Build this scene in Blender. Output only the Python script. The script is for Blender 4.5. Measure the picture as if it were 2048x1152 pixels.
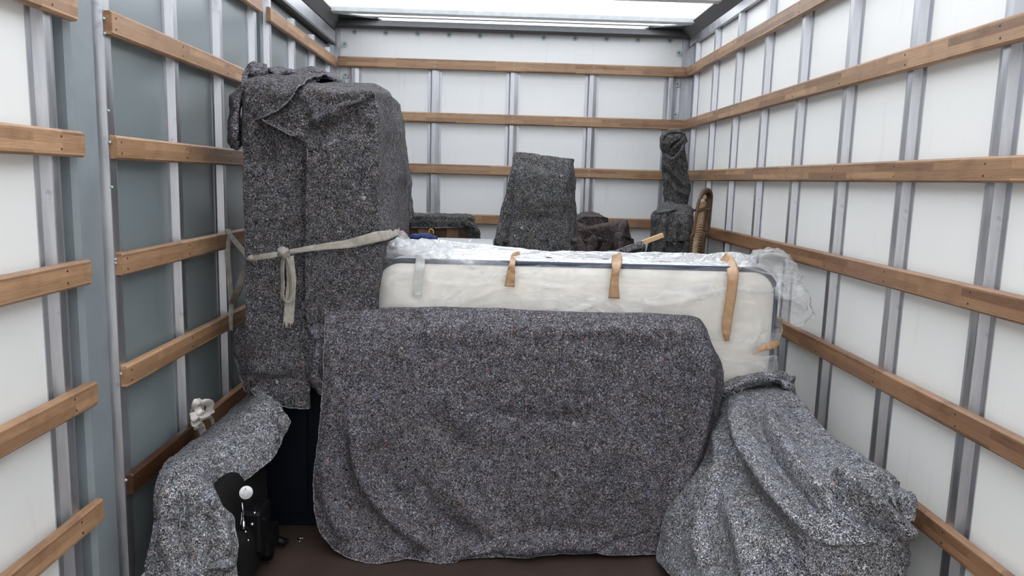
import bpy, math, random
import numpy as np
from mathutils import Vector, Matrix, noise

random.seed(7); rng = np.random.default_rng(7)
for o in list(bpy.data.objects): bpy.data.objects.remove(o)
S = bpy.context.scene; COL = S.collection

# ------------------------------------------------------------------ camera
F, YAW, PITCH, ROLL, H = 1499.27, 0.0243, 0.1431, 0.0281, 1.40
cy_, sy_ = math.cos(YAW), math.sin(YAW); cp_, sp_ = math.cos(PITCH), math.sin(PITCH); cr_, sr_ = math.cos(ROLL), math.sin(ROLL)
fwd = np.array([sy_*cp_, cy_*cp_, -sp_]); rt = np.array([cy_, -sy_, 0.]); up = np.cross(rt, fwd)
M = np.array([cr_*rt+sr_*up, -sr_*rt+cr_*up, fwd])
cam = bpy.data.objects.new('camera', bpy.data.cameras.new('camera')); COL.objects.link(cam)
mw = Matrix.Identity(4)
for i in range(3):
    mw[i][0] = M[0][i]; mw[i][1] = M[1][i]; mw[i][2] = -M[2][i]
mw[2][3] = H
cam.matrix_world = mw
cam.data.sensor_width = 36; cam.data.lens = F/2048*36; cam.data.clip_start = 0.02
S.camera = cam
# ------------------------------------------------------------------ light
W = bpy.data.worlds.new('overcast'); S.world = W; W.use_nodes = True
nt = W.node_tree; nt.nodes.clear()
tc = nt.nodes.new('ShaderNodeTexCoord'); sp = nt.nodes.new('ShaderNodeSeparateXYZ'); rp = nt.nodes.new('ShaderNodeValToRGB')
bg = nt.nodes.new('ShaderNodeBackground'); wo = nt.nodes.new('ShaderNodeOutputWorld')
nt.links.new(tc.outputs['Generated'], sp.inputs[0]); nt.links.new(sp.outputs['Z'], rp.inputs[0])
rp.color_ramp.elements[0].position = 0.0; rp.color_ramp.elements[0].color = (.27, .265, .26, 1)
rp.color_ramp.elements[1].position = 0.03; rp.color_ramp.elements[1].color = (.42, .425, .43, 1)
e_ = rp.color_ramp.elements.new(.35); e_.color = (.62, .63, .64, 1)
e_ = rp.color_ramp.elements.new(.75); e_.color = (1, 1, 1, 1)
nt.links.new(rp.outputs[0], bg.inputs[0]); bg.inputs[1].default_value = 4.0
nt.links.new(bg.outputs[0], wo.inputs[0])
vs = S.view_settings; vs.view_transform = 'Standard'; vs.look = 'None'; vs.gamma = 1; vs.use_curve_mapping = False
vs.exposure = -0.16

# ------------------------------------------------------------------ helpers
def un(px, py, X=None, Y=None, Z=None):
    d = M.T@np.array([(px-1024)/F, -(py-576)/F, 1.])
    t = X/d[0] if X is not None else Y/d[1] if Y is not None else (Z-H)/d[2]
    P = d*t; P[2] += H; return P
def cY(px, py, Y): return un(px, py, Y=Y)
def cX(px, py, X): return un(px, py, X=X)
def cZ(px, py, Z): return un(px, py, Z=Z)
def w(x, y, z): return np.array([x, y, z], float)
def pix(V):
    c = (V-np.array([0, 0, H]))@M.T
    return np.stack([1024+F*c[:, 0]/c[:, 2], 576-F*c[:, 1]/c[:, 2]], 1)

def wloc(o):
    v = Vector((0, 0, 0))
    while o is not None: v += o.location; o = o.parent
    return v
def tag(o, label=None, cat=None, group=None, kind=None):
    for k, v in (('label', label), ('category', cat), ('group', group), ('kind', kind)):
        if v: o[k] = v
    return o
def mk(name, V, Fc, mat, parent=None, smooth=True, solid=0, bevel=0):
    V = np.asarray(V, float)
    off = np.array(wloc(parent)) if parent else np.array([(V[:, 0].min()+V[:, 0].max())/2, (V[:, 1].min()+V[:, 1].max())/2, V[:, 2].min()])
    me = bpy.data.meshes.new(name); me.from_pydata((V-off).tolist(), [], [tuple(map(int, f)) for f in Fc]); me.update()
    if smooth: me.polygons.foreach_set('use_smooth', [True]*len(me.polygons))
    for m in (mat if isinstance(mat, (list, tuple)) else [mat]): me.materials.append(m)
    o = bpy.data.objects.new(name, me); COL.objects.link(o)
    if parent: o.parent = parent
    else: o.location = off
    if solid:
        s = o.modifiers.new('s', 'SOLIDIFY'); s.thickness = solid; s.offset = -1
    if bevel:
        b = o.modifiers.new('b', 'BEVEL'); b.width = bevel; b.segments = 2; b.limit_method = 'ANGLE'
    return o
def empty(name, loc, label, cat, group=None):
    o = bpy.data.objects.new(name, None); COL.objects.link(o); o.location = loc; o.empty_display_size = .1
    return tag(o, label, cat, group)
class MB:
    def __init__(s): s.V = []; s.F = []; s.n = 0
    def add(s, V, Fc):
        V = np.asarray(V, float); s.V.append(V); s.F += [tuple(i+s.n for i in f) for f in Fc]; s.n += len(V); return s
    def box(s, a, b):
        x0, y0, z0 = a; x1, y1, z1 = b
        return s.add([(x0,y0,z0),(x1,y0,z0),(x1,y1,z0),(x0,y1,z0),(x0,y0,z1),(x1,y0,z1),(x1,y1,z1),(x0,y1,z1)],
                     [(0,3,2,1),(4,5,6,7),(0,1,5,4),(1,2,6,5),(2,3,7,6),(3,0,4,7)])
    def prism(s, prof, axis, a, b):  # profile of 2D points swept along an axis
        n = len(prof); V = []
        for t in (a, b):
            for p, q in prof:
                V.append((p, q, t) if axis == 2 else (t, p, q) if axis == 0 else (p, t, q))
        fs = [(i, (i+1) % n, (i+1) % n+n, i+n) for i in range(n)]+[tuple(range(n))[::-1], tuple(range(n, 2*n))]
        return s.add(V, fs)
    def tube(s, pts, r, k=10, closed=False, cap=True, flat=1.0):
        pts = [np.array(p, float) for p in pts]; n = len(pts); rr = r if hasattr(r, '__len__') else [r]*n
        V = []; prev = None
        for i, p in enumerate(pts):
            a = pts[(i-1) % n] if (closed or i > 0) else p; b = pts[(i+1) % n] if (closed or i < n-1) else p
            t = b-a; t /= np.linalg.norm(t)+1e-9
            if prev is None:
                ref = np.array([0, 0, 1.]) if abs(t[2]) < .9 else np.array([1., 0, 0])
                u = np.cross(t, ref)
            else: u = prev-t*np.dot(prev, t)
            u /= np.linalg.norm(u)+1e-9; prev = u; v = np.cross(t, u)
            for j in range(k):
                an = 2*math.pi*j/k; V.append(p+rr[i]*(math.cos(an)*u+flat*math.sin(an)*v))
        fs = []
        for i in range(n if closed else n-1):
            for j in range(k):
                fs.append((i*k+j, i*k+(j+1) % k, ((i+1) % n)*k+(j+1) % k, ((i+1) % n)*k+j))
        if not closed and cap: fs += [tuple(range(k))[::-1], tuple(range((n-1)*k, n*k))]
        return s.add(V, fs)
    def disc(s, c, nrm, r, h=.002, k=14):
        c = np.array(c, float); nrm = np.array(nrm, float); nrm /= np.linalg.norm(nrm)
        return s.tube([c, c+nrm*h], r, k)
    def build(s, name, mat, parent=None, **kw): return mk(name, np.concatenate(s.V), s.F, mat, parent, **kw)

def crom(P, n, closed=False):  # Catmull-Rom along axis 0
    P = np.asarray(P, float); m = len(P)
    if m == 2:
        t = np.linspace(0, 1, n).reshape((-1,)+(1,)*(P.ndim-1)); return P[0]*(1-t)+P[1]*t
    t = np.linspace(0, m-1, n); i = np.minimum(t.astype(int), m-2); f = (t-i).reshape((-1,)+(1,)*(P.ndim-1))
    Q = np.concatenate([[2*P[0]-P[1]], P, [2*P[-1]-P[-2]]])
    a, b, c, d = Q[i], Q[i+1], Q[i+2], Q[i+3]
    return .5*((2*b)+(-a+c)*f+(2*a-5*b+4*c-d)*f*f+(-a+3*b-3*c+d)*f**3)
def spline(pts, n): return crom(np.array(pts), n)

def normals(G):
    du = np.gradient(G, axis=1); dv = np.gradient(G, axis=0)
    N = np.cross(du, dv); N /= np.linalg.norm(N, axis=2, keepdims=True)+1e-9; return N
def sheet(rows, nv, nu, folds=(), wr=.004, wf=7., seed=0, edge=.003, face=None, crush=0, fs=1.5):
    """cloth surface through a grid of control points; folds are pixel polylines (amp m, width px, width px other side)"""
    NC = max(len(r) for r in rows)
    R = np.array([[np.array(p, float) for p in r] if len(r) == NC else crom(np.array(r), NC) for r in rows])
    G = crom(R, nv); G = np.swapaxes(crom(np.swapaxes(G, 0, 1), nu), 0, 1)
    N = normals(G); view = np.array([0, 0, H])-G if face is None else np.array(face, float)-0*G
    if (N*view).sum(2).mean() < 0: N = -N; flip = True
    else: flip = False
    V = G.reshape(-1, 3); Nf = N.reshape(-1, 3)
    disp = np.zeros(len(V))
    if len(folds):
        q = pix(V)
        for fo in folds:
            pts, amp, w1 = fo[0], fo[1], fo[2]; w2 = fo[3] if len(fo) > 3 else w1
            pl = spline([(a, b) for a, b in pts], 24) if len(pts) > 2 else np.array(pts, float)
            best = np.full(len(q), 1e9); sg = np.zeros(len(q)); tt = np.zeros(len(q))
            m = len(pl)-1
            for k in range(m):
                a, b = pl[k], pl[k+1]; ab = b-a; L2 = (ab**2).sum()+1e-9
                t = np.clip(((q-a)@ab)/L2, 0, 1); dd = q-(a+t[:, None]*ab); D = np.hypot(dd[:, 0], dd[:, 1])
                u = D < best; best[u] = D[u]; tt[u] = (k+t[u])/m
                sg[u] = (ab[0]*dd[u, 1]-ab[1]*dd[u, 0])
            ww = np.where(sg > 0, w1, w2)
            env = np.clip(np.minimum(tt, 1-tt)*5, 0, 1) ; env = env*env*(3-2*env); env = .12+.88*env
            disp += fs*amp*env*np.exp(-(best/ww)**2)
    if wr:
        o3 = Vector((seed*3.1, seed*1.7, seed))
        dn = np.array([noise.fractal(Vector(p)*wf+o3, 1.0, 2.0, 3) for p in V.tolist()])
        disp += wr*dn
    if crush:
        o3 = Vector((seed*5.1, 0, seed))
        dn = np.array([abs(noise.noise(Vector(p)*11+o3)) for p in V.tolist()]); disp -= crush*dn
    V = V+Nf*disp[:, None]
    if edge:
        ix = np.arange(nv*nu).reshape(nv, nu)
        for line, ax in ((ix[0], 1), (ix[-1], 1), (ix[:, 0], 0), (ix[:, -1], 0)):
            inner = {0: None}
            for j in line:
                p = V[j]; V[j] = p+edge*np.array(noise.noise_vector(Vector(p)*45))
    ix = np.arange(nv*nu).reshape(nv, nu)
    Fc = np.stack([ix[:-1, :-1], ix[:-1, 1:], ix[1:, 1:], ix[1:, :-1]], -1).reshape(-1, 4)
    if flip: Fc = Fc[:, ::-1]
    return V, Fc, ix
def blanket(name, parts, mat, label=None, parent=None, solid=.005, hems=(), group=None):
    mb = MB()
    for V, Fc, ix in parts: mb.add(V, Fc.tolist())
    o = mb.build(name, mat, parent, solid=solid)
    if label: tag(o, label, 'blanket', group)
    if hems:
        for pi, side in hems:
            h = MB(); V, Fc, ix = parts[pi]
            ln = {'b': ix[-1], 't': ix[0], 'l': ix[:, 0], 'r': ix[:, -1]}[side]
            h.tube(V[ln][::2], .0024, 6); h.build('hem', MAT['hem'], o)
    return o

# ------------------------------------------------------------------ materials
MAT = {}
def newmat(name):
    m = bpy.data.materials.new(name); m.use_nodes = True; n = m.node_tree; b = n.nodes['Principled BSDF']; return m, n, b
def nd(n, t, **kw):
    x = n.nodes.new(t)
    for k, v in kw.items():
        if isinstance(k, str) and hasattr(x, k): setattr(x, k, v)
    return x
def noise_n(n, vec, scale, detail=2, rough=.5, dist=0):
    x = n.nodes.new('ShaderNodeTexNoise'); x.inputs['Scale'].default_value = scale; x.inputs['Detail'].default_value = detail
    x.inputs['Roughness'].default_value = rough; x.inputs['Distortion'].default_value = dist
    n.links.new(vec, x.inputs['Vector']); return x
def ramp(n, fac, stops):
    r = n.nodes.new('ShaderNodeValToRGB'); e = r.color_ramp.elements
    while len(e) < len(stops): e.new(.5)
    for i, (p, c) in enumerate(stops):
        e[i].position = p; e[i].color = (*((c,)*3 if not hasattr(c, '__len__') else c), 1)
    n.links.new(fac, r.inputs[0]); return r
def mixc(n, fac, a, b, mode='MIX'):
    m = n.nodes.new('ShaderNodeMix'); m.data_type = 'RGBA'; m.blend_type = mode
    for s, v in ((m.inputs[0], fac), (m.inputs[6], a), (m.inputs[7], b)):
        if hasattr(v, 'is_output'): n.links.new(v, s)
        elif hasattr(v, '__len__'): s.default_value = (*v, 1)
        else: s.default_value = v
    return m.outputs[2]
def bump(n, b, h, strength, dist):
    x = n.nodes.new('ShaderNodeBump'); x.inputs['Strength'].default_value = strength; x.inputs['Distance'].default_value = dist
    n.links.new(h, x.inputs['Height']); n.links.new(x.outputs[0], b.inputs['Normal'])
def objco(n): return n.nodes.new('ShaderNodeTexCoord').outputs['Object']

def flat(name, col, rough=.6, metal=0, var=.1, vs_=20, spec=.5):
    m, n, b = newmat(name); co = objco(n); no = noise_n(n, co, vs_, 4, .6)
    r = ramp(n, no.outputs[0], [(.3, [c*(1-var) for c in col]), (.7, [min(1, c*(1+var)) for c in col])])
    n.links.new(r.outputs[0], b.inputs['Base Color']); b.inputs['Roughness'].default_value = rough; b.inputs['Metallic'].default_value = metal
    b.inputs['Specular IOR Level'].default_value = spec
    MAT[name] = m; return m
def felt(name, tint, gain, sc=1.0, contrast=1.0, fleck=.990):
    m, n, b = newmat(name); co = objco(n)
    n1 = noise_n(n, co, 225*sc, 3, .62, 1.6)
    lo = .5-.17/contrast; 
    r1 = ramp(n, n1.outputs[0], [(lo+.03, .004), (.455, .036), (.53, .120), (.5+.09/contrast, .36), (.5+.17/contrast, .85)])
    n2 = noise_n(n, co, 34*sc, 3, .6, .4)
    r2 = ramp(n, n2.outputs[0], [(.3, .62), (.7, 1.38)])
    c = mixc(n, 1.0, r1.outputs[0], r2.outputs[0], 'MULTIPLY')
    n6 = noise_n(n, co, 75*sc, 1, .5, 2.8)   # stray pale fibres
    s6 = n.nodes.new('ShaderNodeMath'); s6.operation = 'SUBTRACT'; s6.inputs[1].default_value = .5; n.links.new(n6.outputs[0], s6.inputs[0])
    a6 = n.nodes.new('ShaderNodeMath'); a6.operation = 'ABSOLUTE'; n.links.new(s6.outputs[0], a6.inputs[0]); r6 = ramp(n, a6.outputs[0], [(.006, 1), (.022, 0)])
    n7 = noise_n(n, co, 28*sc, 2, .6); r7 = ramp(n, n7.outputs[0], [(.50, 0), (.60, .75)])
    m6 = n.nodes.new('ShaderNodeMath'); m6.operation = 'MULTIPLY'; n.links.new(r6.outputs[0], m6.inputs[0]); n.links.new(r7.outputs[0], m6.inputs[1])
    c = mixc(n, m6.outputs[0], c, (.42, .42, .43))
    n5 = noise_n(n, co, 11, 3, .6)
    r5 = ramp(n, n5.outputs[0], [(.3, (.98, .94, .92)), (.5, (.97, .965, .975)), (.7, (.98, 1.0, 1.09))])
    c = mixc(n, 1.0, c, r5.outputs[0], 'MULTIPLY')
    c = mixc(n, 1.0, c, [t*gain for t in tint], 'MULTIPLY')
    # coloured lint: rare cells of their own hue
    v = n.nodes.new('ShaderNodeTexVoronoi'); v.inputs['Scale'].default_value = 95*sc; n.links.new(co, v.inputs['Vector'])
    nv_ = noise_n(n, co, 60, 2, .5, 1)
    sepc = n.nodes.new('ShaderNodeSeparateColor'); n.links.new(v.outputs['Color'], sepc.inputs[0])
    th = n.nodes.new('ShaderNodeMath'); th.operation = 'GREATER_THAN'; n.links.new(sepc.outputs[0], th.inputs[0]); th.inputs[1].default_value = fleck
    hue = ramp(n, sepc.outputs[1], [(0, (.34, .10, .09)), (.3, (.42, .22, .18)), (.5, (.12, .15, .30)), (.72, (.12, .24, .25)), (.85, (.5, .5, .52))])
    hue.color_ramp.interpolation = 'CONSTANT'
    fm = n.nodes.new('ShaderNodeMath'); fm.operation = 'MULTIPLY'; n.links.new(th.outputs[0], fm.inputs[0])
    fr = ramp(n, nv_.outputs[0], [(.46, 0), (.54, .55)]); n.links.new(fr.outputs[0], fm.inputs[1])
    c = mixc(n, fm.outputs[0], c, hue.outputs[0])
    n.links.new(c, b.inputs['Base Color']); b.inputs['Roughness'].default_value = .95; b.inputs['Specular IOR Level'].default_value = .15
    b.inputs['Sheen Weight'].default_value = 0
    n3 = noise_n(n, co, 110*sc, 3, .7, 1.2)
    bump(n, b, n3.outputs[0], .7, .006)
    MAT[name] = m; return m
felt('felt_grey', (1.02, .965, 1.05), .68)
felt('felt_dark', (1.01, .965, 1.0), .57)
felt('felt_back', (1.0, .98, .97), .50)
felt('felt_light', (.98, .99, 1.04), 1.25, 1.0)
felt('felt_brown', (1.15, .92, .90), .50, 1.0, .75, .995)
felt('hem', (1, .98, 1.0), 1.5, 1.0, .7)

def wood(name, c1, c2, dark=0):
    m, n, b = newmat(name); co = objco(n)
    oi = n.nodes.new('ShaderNodeObjectInfo')
    va = n.nodes.new('ShaderNodeVectorMath'); va.operation = 'ADD'; n.links.new(co, va.inputs[0])
    cx = n.nodes.new('ShaderNodeCombineXYZ'); mu = n.nodes.new('ShaderNodeMath'); mu.operation = 'MULTIPLY'; mu.inputs[1].default_value = 7.3
    n.links.new(oi.outputs['Random'], mu.inputs[0]); n.links.new(mu.outputs[0], cx.inputs[0]); n.links.new(cx.outputs[0], va.inputs[1])
    sp_n = n.nodes.new('ShaderNodeSeparateXYZ'); n.links.new(va.outputs[0], sp_n.inputs[0])
    c2n = n.nodes.new('ShaderNodeCombineXYZ'); n.links.new(sp_n.outputs[0], c2n.inputs[0]); n.links.new(sp_n.outputs[2], c2n.inputs[1])
    bk = n.nodes.new('ShaderNodeTexBrick'); n.links.new(c2n.outputs[0], bk.inputs['Vector'])
    bk.inputs['Scale'].default_value = 1; bk.inputs['Brick Width'].default_value = .34; bk.inputs['Row Height'].default_value = .0225
    bk.inputs['Mortar Size'].default_value = .0003; bk.inputs['Mortar Smooth'].default_value = .3; bk.offset = .37; bk.squash = 1
    bk.inputs['Color1'].default_value = (*c1, 1); bk.inputs['Color2'].default_value = (*c2, 1); bk.inputs['Mortar'].default_value = (*[x*.6 for x in c2], 1)
    mp = n.nodes.new('ShaderNodeMapping'); mp.inputs['Scale'].default_value = (3, 30, 60); n.links.new(va.outputs[0], mp.inputs['Vector'])
    g = noise_n(n, mp.outputs[0], 4, 4, .65, .6); gr = ramp(n, g.outputs[0], [(.3, .78), (.7, 1.18)])
    c = mixc(n, 1, bk.outputs['Color'], gr.outputs[0], 'MULTIPLY')
    g2 = noise_n(n, co, 9, 4, .7); gr2 = ramp(n, g2.outputs[0], [(.30, (.7, .66, .62)), (.5, (1, 1, 1))])
    c = mixc(n, .8, c, gr2.outputs[0], 'MULTIPLY')
    if dark:
        g3 = noise_n(n, co, 7, 4, .65, .8); sx = n.nodes.new('ShaderNodeSeparateXYZ'); n.links.new(co, sx.inputs[0])
        am = n.nodes.new('ShaderNodeMath'); am.operation = 'MULTIPLY_ADD'; n.links.new(g3.outputs[0], am.inputs[0]); am.inputs[1].default_value = -.8; n.links.new(sx.outputs[0], am.inputs[2])
        gr3 = ramp(n, am.outputs[0], [(0, (.20, .16, .13)), (.04, (.5, .42, .36)), (.10, (1, 1, 1))])
        c = mixc(n, 1, c, gr3.outputs[0], 'MULTIPLY')
    n.links.new(c, b.inputs['Base Color']); b.inputs['Roughness'].default_value = .42
    bump(n, b, g.outputs[0], .25, .002)
    MAT[name] = m; return m
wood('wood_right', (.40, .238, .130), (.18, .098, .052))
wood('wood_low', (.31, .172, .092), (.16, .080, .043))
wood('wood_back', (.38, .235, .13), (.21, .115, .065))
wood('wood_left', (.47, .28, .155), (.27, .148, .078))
wood('wood_scorched', (.34, .18, .09), (.22, .11, .055), 1)

def metal(name, col, rough, var=.18, stretch=(6, 6, .7)):
    m, n, b = newmat(name); co = objco(n); mp = n.nodes.new('ShaderNodeMapping'); mp.inputs['Scale'].default_value = stretch; n.links.new(co, mp.inputs['Vector'])
    g = noise_n(n, mp.outputs[0], 6, 5, .65); r = ramp(n, g.outputs[0], [(.3, [c*(1-var) for c in col]), (.7, [min(1, c*(1+var)) for c in col])])
    sc = noise_n(n, co, 13, 5, .7); rs = ramp(n, sc.outputs[0], [(.30, .55), (.38, 1)])
    c = mixc(n, .6, r.outputs[0], rs.outputs[0], 'MULTIPLY')
    n.links.new(c, b.inputs['Base Color']); b.inputs['Metallic'].default_value = .9
    rr = ramp(n, g.outputs[0], [(.3, rough-.08), (.7, rough+.1)]); n.links.new(rr.outputs[0], b.inputs['Roughness'])
    MAT[name] = m
metal('aluminium', (.47, .475, .50), .38)
flat('galvanised', (.80, .84, .86), .5, .2)
flat('dark_metal', (.085, .087, .09), .45, .3)

def panel(name, col, rough=.35, marks=.5, seam=False):
    m, n, b = newmat(name); co = objco(n)
    a = noise_n(n, co, 1.3, 3, .5); r = ramp(n, a.outputs[0], [(.3, [c*.96 for c in col]), (.7, col)])
    s = noise_n(n, co, 17, 6, .75, 1.2); rs = ramp(n, s.outputs[0], [(.255, .35), (.29, 1)])
    mp = n.nodes.new('ShaderNodeMapping'); mp.inputs['Scale'].default_value = (9, 9, 1.2); n.links.new(co, mp.inputs['Vector'])
    d = noise_n(n, mp.outputs[0], 2.5, 5, .7); rd = ramp(n, d.outputs[0], [(.28, (.80, .77, .70)), (.42, (1, 1, 1))])
    c = mixc(n, marks, r.outputs[0], rs.outputs[0], 'MULTIPLY'); c = mixc(n, marks*.6, c, rd.outputs[0], 'MULTIPLY')
    n.links.new(c, b.inputs['Base Color']); b.inputs['Roughness'].default_value = rough
    MAT[name] = m
panel('panel_white', (.83, .83, .805))
panel('panel_back', (.74, .75, .75), .22)
panel('panel_blue', (.215, .25, .262), .22, .6)
flat('grey_paint', (.23, .26, .275), .45, var=.12, vs_=6)
flat('black_gap', (.012, .012, .014), .8)
flat('screw_dark', (.03, .025, .022), .5)
flat('zinc', (.40, .48, .48), .45, .2)
# floor: dark coated plywood
m, n, b = newmat('floor_ply'); co = objco(n)
a = noise_n(n, co, 3, 5, .65); r = ramp(n, a.outputs[0], [(.3, (.034, .021, .016)), (.7, (.062, .040, .032))])
s = noise_n(n, co, 60, 4, .7); rs = ramp(n, s.outputs[0], [(.66, (0, 0, 0)), (.72, (.22, .19, .17))])
mp = n.nodes.new('ShaderNodeMapping'); mp.inputs['Scale'].default_value = (1.5, 22, 1); mp.inputs['Rotation'].default_value = (0, 0, .3); n.links.new(co, mp.inputs['Vector'])
s2 = noise_n(n, mp.outputs[0], 5, 4, .7); rs2 = ramp(n, s2.outputs[0], [(.68, (0, 0, 0)), (.72, (.08, .065, .06))])
c = mixc(n, 1, r.outputs[0], rs.outputs[0], 'ADD'); c = mixc(n, 1, c, rs2.outputs[0], 'ADD')
n.links.new(c, b.inputs['Base Color']); b.inputs['Roughness'].default_value = .5; MAT['floor_ply'] = m
# translucent roof sheet
m, n, b = newmat('roof_sheet'); tr = n.nodes.new('ShaderNodeBsdfTranslucent'); tr.inputs[0].default_value = (.95, .97, 1, 1)
n.links.new(tr.outputs[0], n.nodes['Material Output'].inputs[0]); MAT['roof_sheet'] = m
# plastic film, thin and (where it lies in several layers) hazy
def film(name, haze, fres, crease_glint):
    m, n, b = newmat(name); co = objco(n)
    mp = n.nodes.new('ShaderNodeMapping'); mp.inputs['Scale'].default_value = (.6, 1, 1.6); mp.inputs['Rotation'].default_value = (0, .35, 0); n.links.new(co, mp.inputs['Vector'])
    g1 = noise_n(n, mp.outputs[0], 7, 3, .55, 1.4); g2 = noise_n(n, co, 26, 3, .6, 1.8)
    ad = n.nodes.new('ShaderNodeMath'); ad.operation = 'MULTIPLY_ADD'; n.links.new(g2.outputs[0], ad.inputs[0]); ad.inputs[1].default_value = .30; n.links.new(g1.outputs[0], ad.inputs[2])
    bp = n.nodes.new('ShaderNodeBump'); bp.inputs['Strength'].default_value = .9; bp.inputs['Distance'].default_value = .045; n.links.new(ad.outputs[0], bp.inputs['Height'])
    gl = n.nodes.new('ShaderNodeBsdfGlossy'); gl.inputs['Roughness'].default_value = .14; gl.inputs[0].default_value = (1, 1, 1, 1); n.links.new(bp.outputs[0], gl.inputs['Normal'])
    tp = n.nodes.new('ShaderNodeBsdfTransparent'); tp.inputs[0].default_value = (.98, .985, .985, 1)
    df = n.nodes.new('ShaderNodeBsdfDiffuse'); df.inputs[0].default_value = (.92, .93, .94, 1)
    tl = n.nodes.new('ShaderNodeBsdfTranslucent'); tl.inputs[0].default_value = (.92, .93, .94, 1)
    dm = n.nodes.new('ShaderNodeMixShader'); dm.inputs[0].default_value = .4; n.links.new(df.outputs[0], dm.inputs[1]); n.links.new(tl.outputs[0], dm.inputs[2])
    # white streaks mixed into the film colour as painted glints along its wrinkles
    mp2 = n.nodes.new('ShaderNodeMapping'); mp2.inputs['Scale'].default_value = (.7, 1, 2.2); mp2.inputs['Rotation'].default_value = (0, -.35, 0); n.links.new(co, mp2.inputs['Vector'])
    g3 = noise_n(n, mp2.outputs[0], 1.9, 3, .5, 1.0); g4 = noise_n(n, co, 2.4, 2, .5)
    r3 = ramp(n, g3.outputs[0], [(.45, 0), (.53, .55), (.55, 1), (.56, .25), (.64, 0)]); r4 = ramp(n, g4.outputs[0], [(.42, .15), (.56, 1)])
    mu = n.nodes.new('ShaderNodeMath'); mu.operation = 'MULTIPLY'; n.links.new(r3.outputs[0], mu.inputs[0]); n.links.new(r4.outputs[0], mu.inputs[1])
    ma = n.nodes.new('ShaderNodeMath'); ma.operation = 'MULTIPLY_ADD'; n.links.new(mu.outputs[0], ma.inputs[0]); ma.inputs[1].default_value = crease_glint; ma.inputs[2].default_value = haze
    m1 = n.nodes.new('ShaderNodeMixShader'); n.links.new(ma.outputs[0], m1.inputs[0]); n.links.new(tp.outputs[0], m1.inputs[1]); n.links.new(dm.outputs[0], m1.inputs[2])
    lw = n.nodes.new('ShaderNodeLayerWeight'); lw.inputs[0].default_value = .25; n.links.new(bp.outputs[0], lw.inputs['Normal'])
    fc = n.nodes.new('ShaderNodeMath'); fc.operation = 'MULTIPLY_ADD'; n.links.new(lw.outputs['Fresnel'], fc.inputs[0]); fc.inputs[1].default_value = fres; fc.inputs[2].default_value = .02
    m2 = n.nodes.new('ShaderNodeMixShader'); n.links.new(fc.outputs[0], m2.inputs[0]); n.links.new(m1.outputs[0], m2.inputs[1]); n.links.new(gl.outputs[0], m2.inputs[2])
    n.links.new(m2.outputs[0], n.nodes['Material Output'].inputs[0]); MAT[name] = m
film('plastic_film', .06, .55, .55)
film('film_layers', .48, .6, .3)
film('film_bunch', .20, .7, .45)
flat('mattress_cloth', (.83, .785, .72), .85, var=.04)
flat('mattress_border', (.86, .86, .85), .85, var=.04)
flat('piping', (.022, .035, .065), .6)
flat('brown_tape', (.38, .225, .115), .25, var=.15, vs_=40)
m, n, b = newmat('clear_tape'); b.inputs['Base Color'].default_value = (.62, .62, .60, 1); b.inputs['Roughness'].default_value = .2; b.inputs['Alpha'].default_value = .42
MAT['clear_tape'] = m
m, n, b = newmat('webbing'); co = objco(n); wv = n.nodes.new('ShaderNodeTexWave'); wv.inputs['Scale'].default_value = 120; wv.inputs['Distortion'].default_value = 1; wv.bands_direction = 'DIAGONAL'
n.links.new(co, wv.inputs['Vector']); no = noise_n(n, co, 30, 4, .6)
r = ramp(n, no.outputs[0], [(.3, (.30, .27, .225)), (.7, (.50, .46, .40))]); n.links.new(r.outputs[0], b.inputs['Base Color']); b.inputs['Roughness'].default_value = .9
bump(n, b, wv.outputs[0], .6, .003); MAT['webbing'] = m
flat('drip_stain', (.62, .50, .30), .4)
flat('white_cloth', (.62, .58, .54), .9, var=.15)
flat('navy_board', (.003, .0045, .009), .55, var=.2, vs_=4, spec=.12)
flat('black_plastic', (.004, .004, .005), .45, spec=.2)
flat('black_fabric', (.006, .006, .006), .85, spec=.2)
flat('chrome', (.6, .6, .6), .18, 1)
flat('paper', (.72, .73, .72), .6, var=.03)
flat('print_grey', (.30, .31, .32), .6)
flat('blue_cloth', (.012, .030, .13), .7)
flat('yellow_clip', (.65, .38, .06), .4)
flat('light_grey_board', (.45, .46, .47), .5)
flat('cane', (.52, .33, .16), .6, var=.25, vs_=60)
flat('dark_wood', (.062, .030, .014), .4, var=.3, vs_=12, spec=.3)
flat('stick_wood', (.58, .37, .20), .5, var=.1)
flat('board_brown', (.17, .085, .042), .6, var=.3, vs_=9)
flat('red_print', (.5, .05, .07), .5)

# ------------------------------------------------------------------ room shell
XL, XR, YB = -1.1086, 1.2914, 5.327
ZR = [z+H for z in (.7716, .4136, .0619, -.2824, -.6268, -.9733)]
PT, ST = .022, .030          # rail thickness, stud height
XLs, XRs, YBs = XL-PT, XR+PT, YB+PT
XLp, XRp, YBp = XLs-ST, XRs+ST, YBs+ST
Y0 = -.35; ZC = 2.47
def struct(mb, name, mat, parent=None, **kw):
    o = mb.build(name, mat, parent, **kw)
    if not parent: o['kind'] = 'structure'
    return o
struct(MB().box((XLp-.08, Y0, -.05), (XRp+.08, YBp+.08, 0)), 'floor', MAT['floor_ply'], smooth=False)
struct(MB().box((XRp, Y0, 0), (XRp+.03, YBp, 2.43)), 'wall_right', MAT['panel_white'], smooth=False)
struct(MB().box((XLp-.03, YBp, 0), (XRp+.03, YBp+.03, 2.43)), 'wall_back', MAT['panel_back'], smooth=False)
YD0, YD1 = 2.205, 3.69
struct(MB().box((XLp-.03, Y0, 0), (XLp, 2.03, 2.43)), 'wall_left', MAT['panel_white'], smooth=False)
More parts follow.
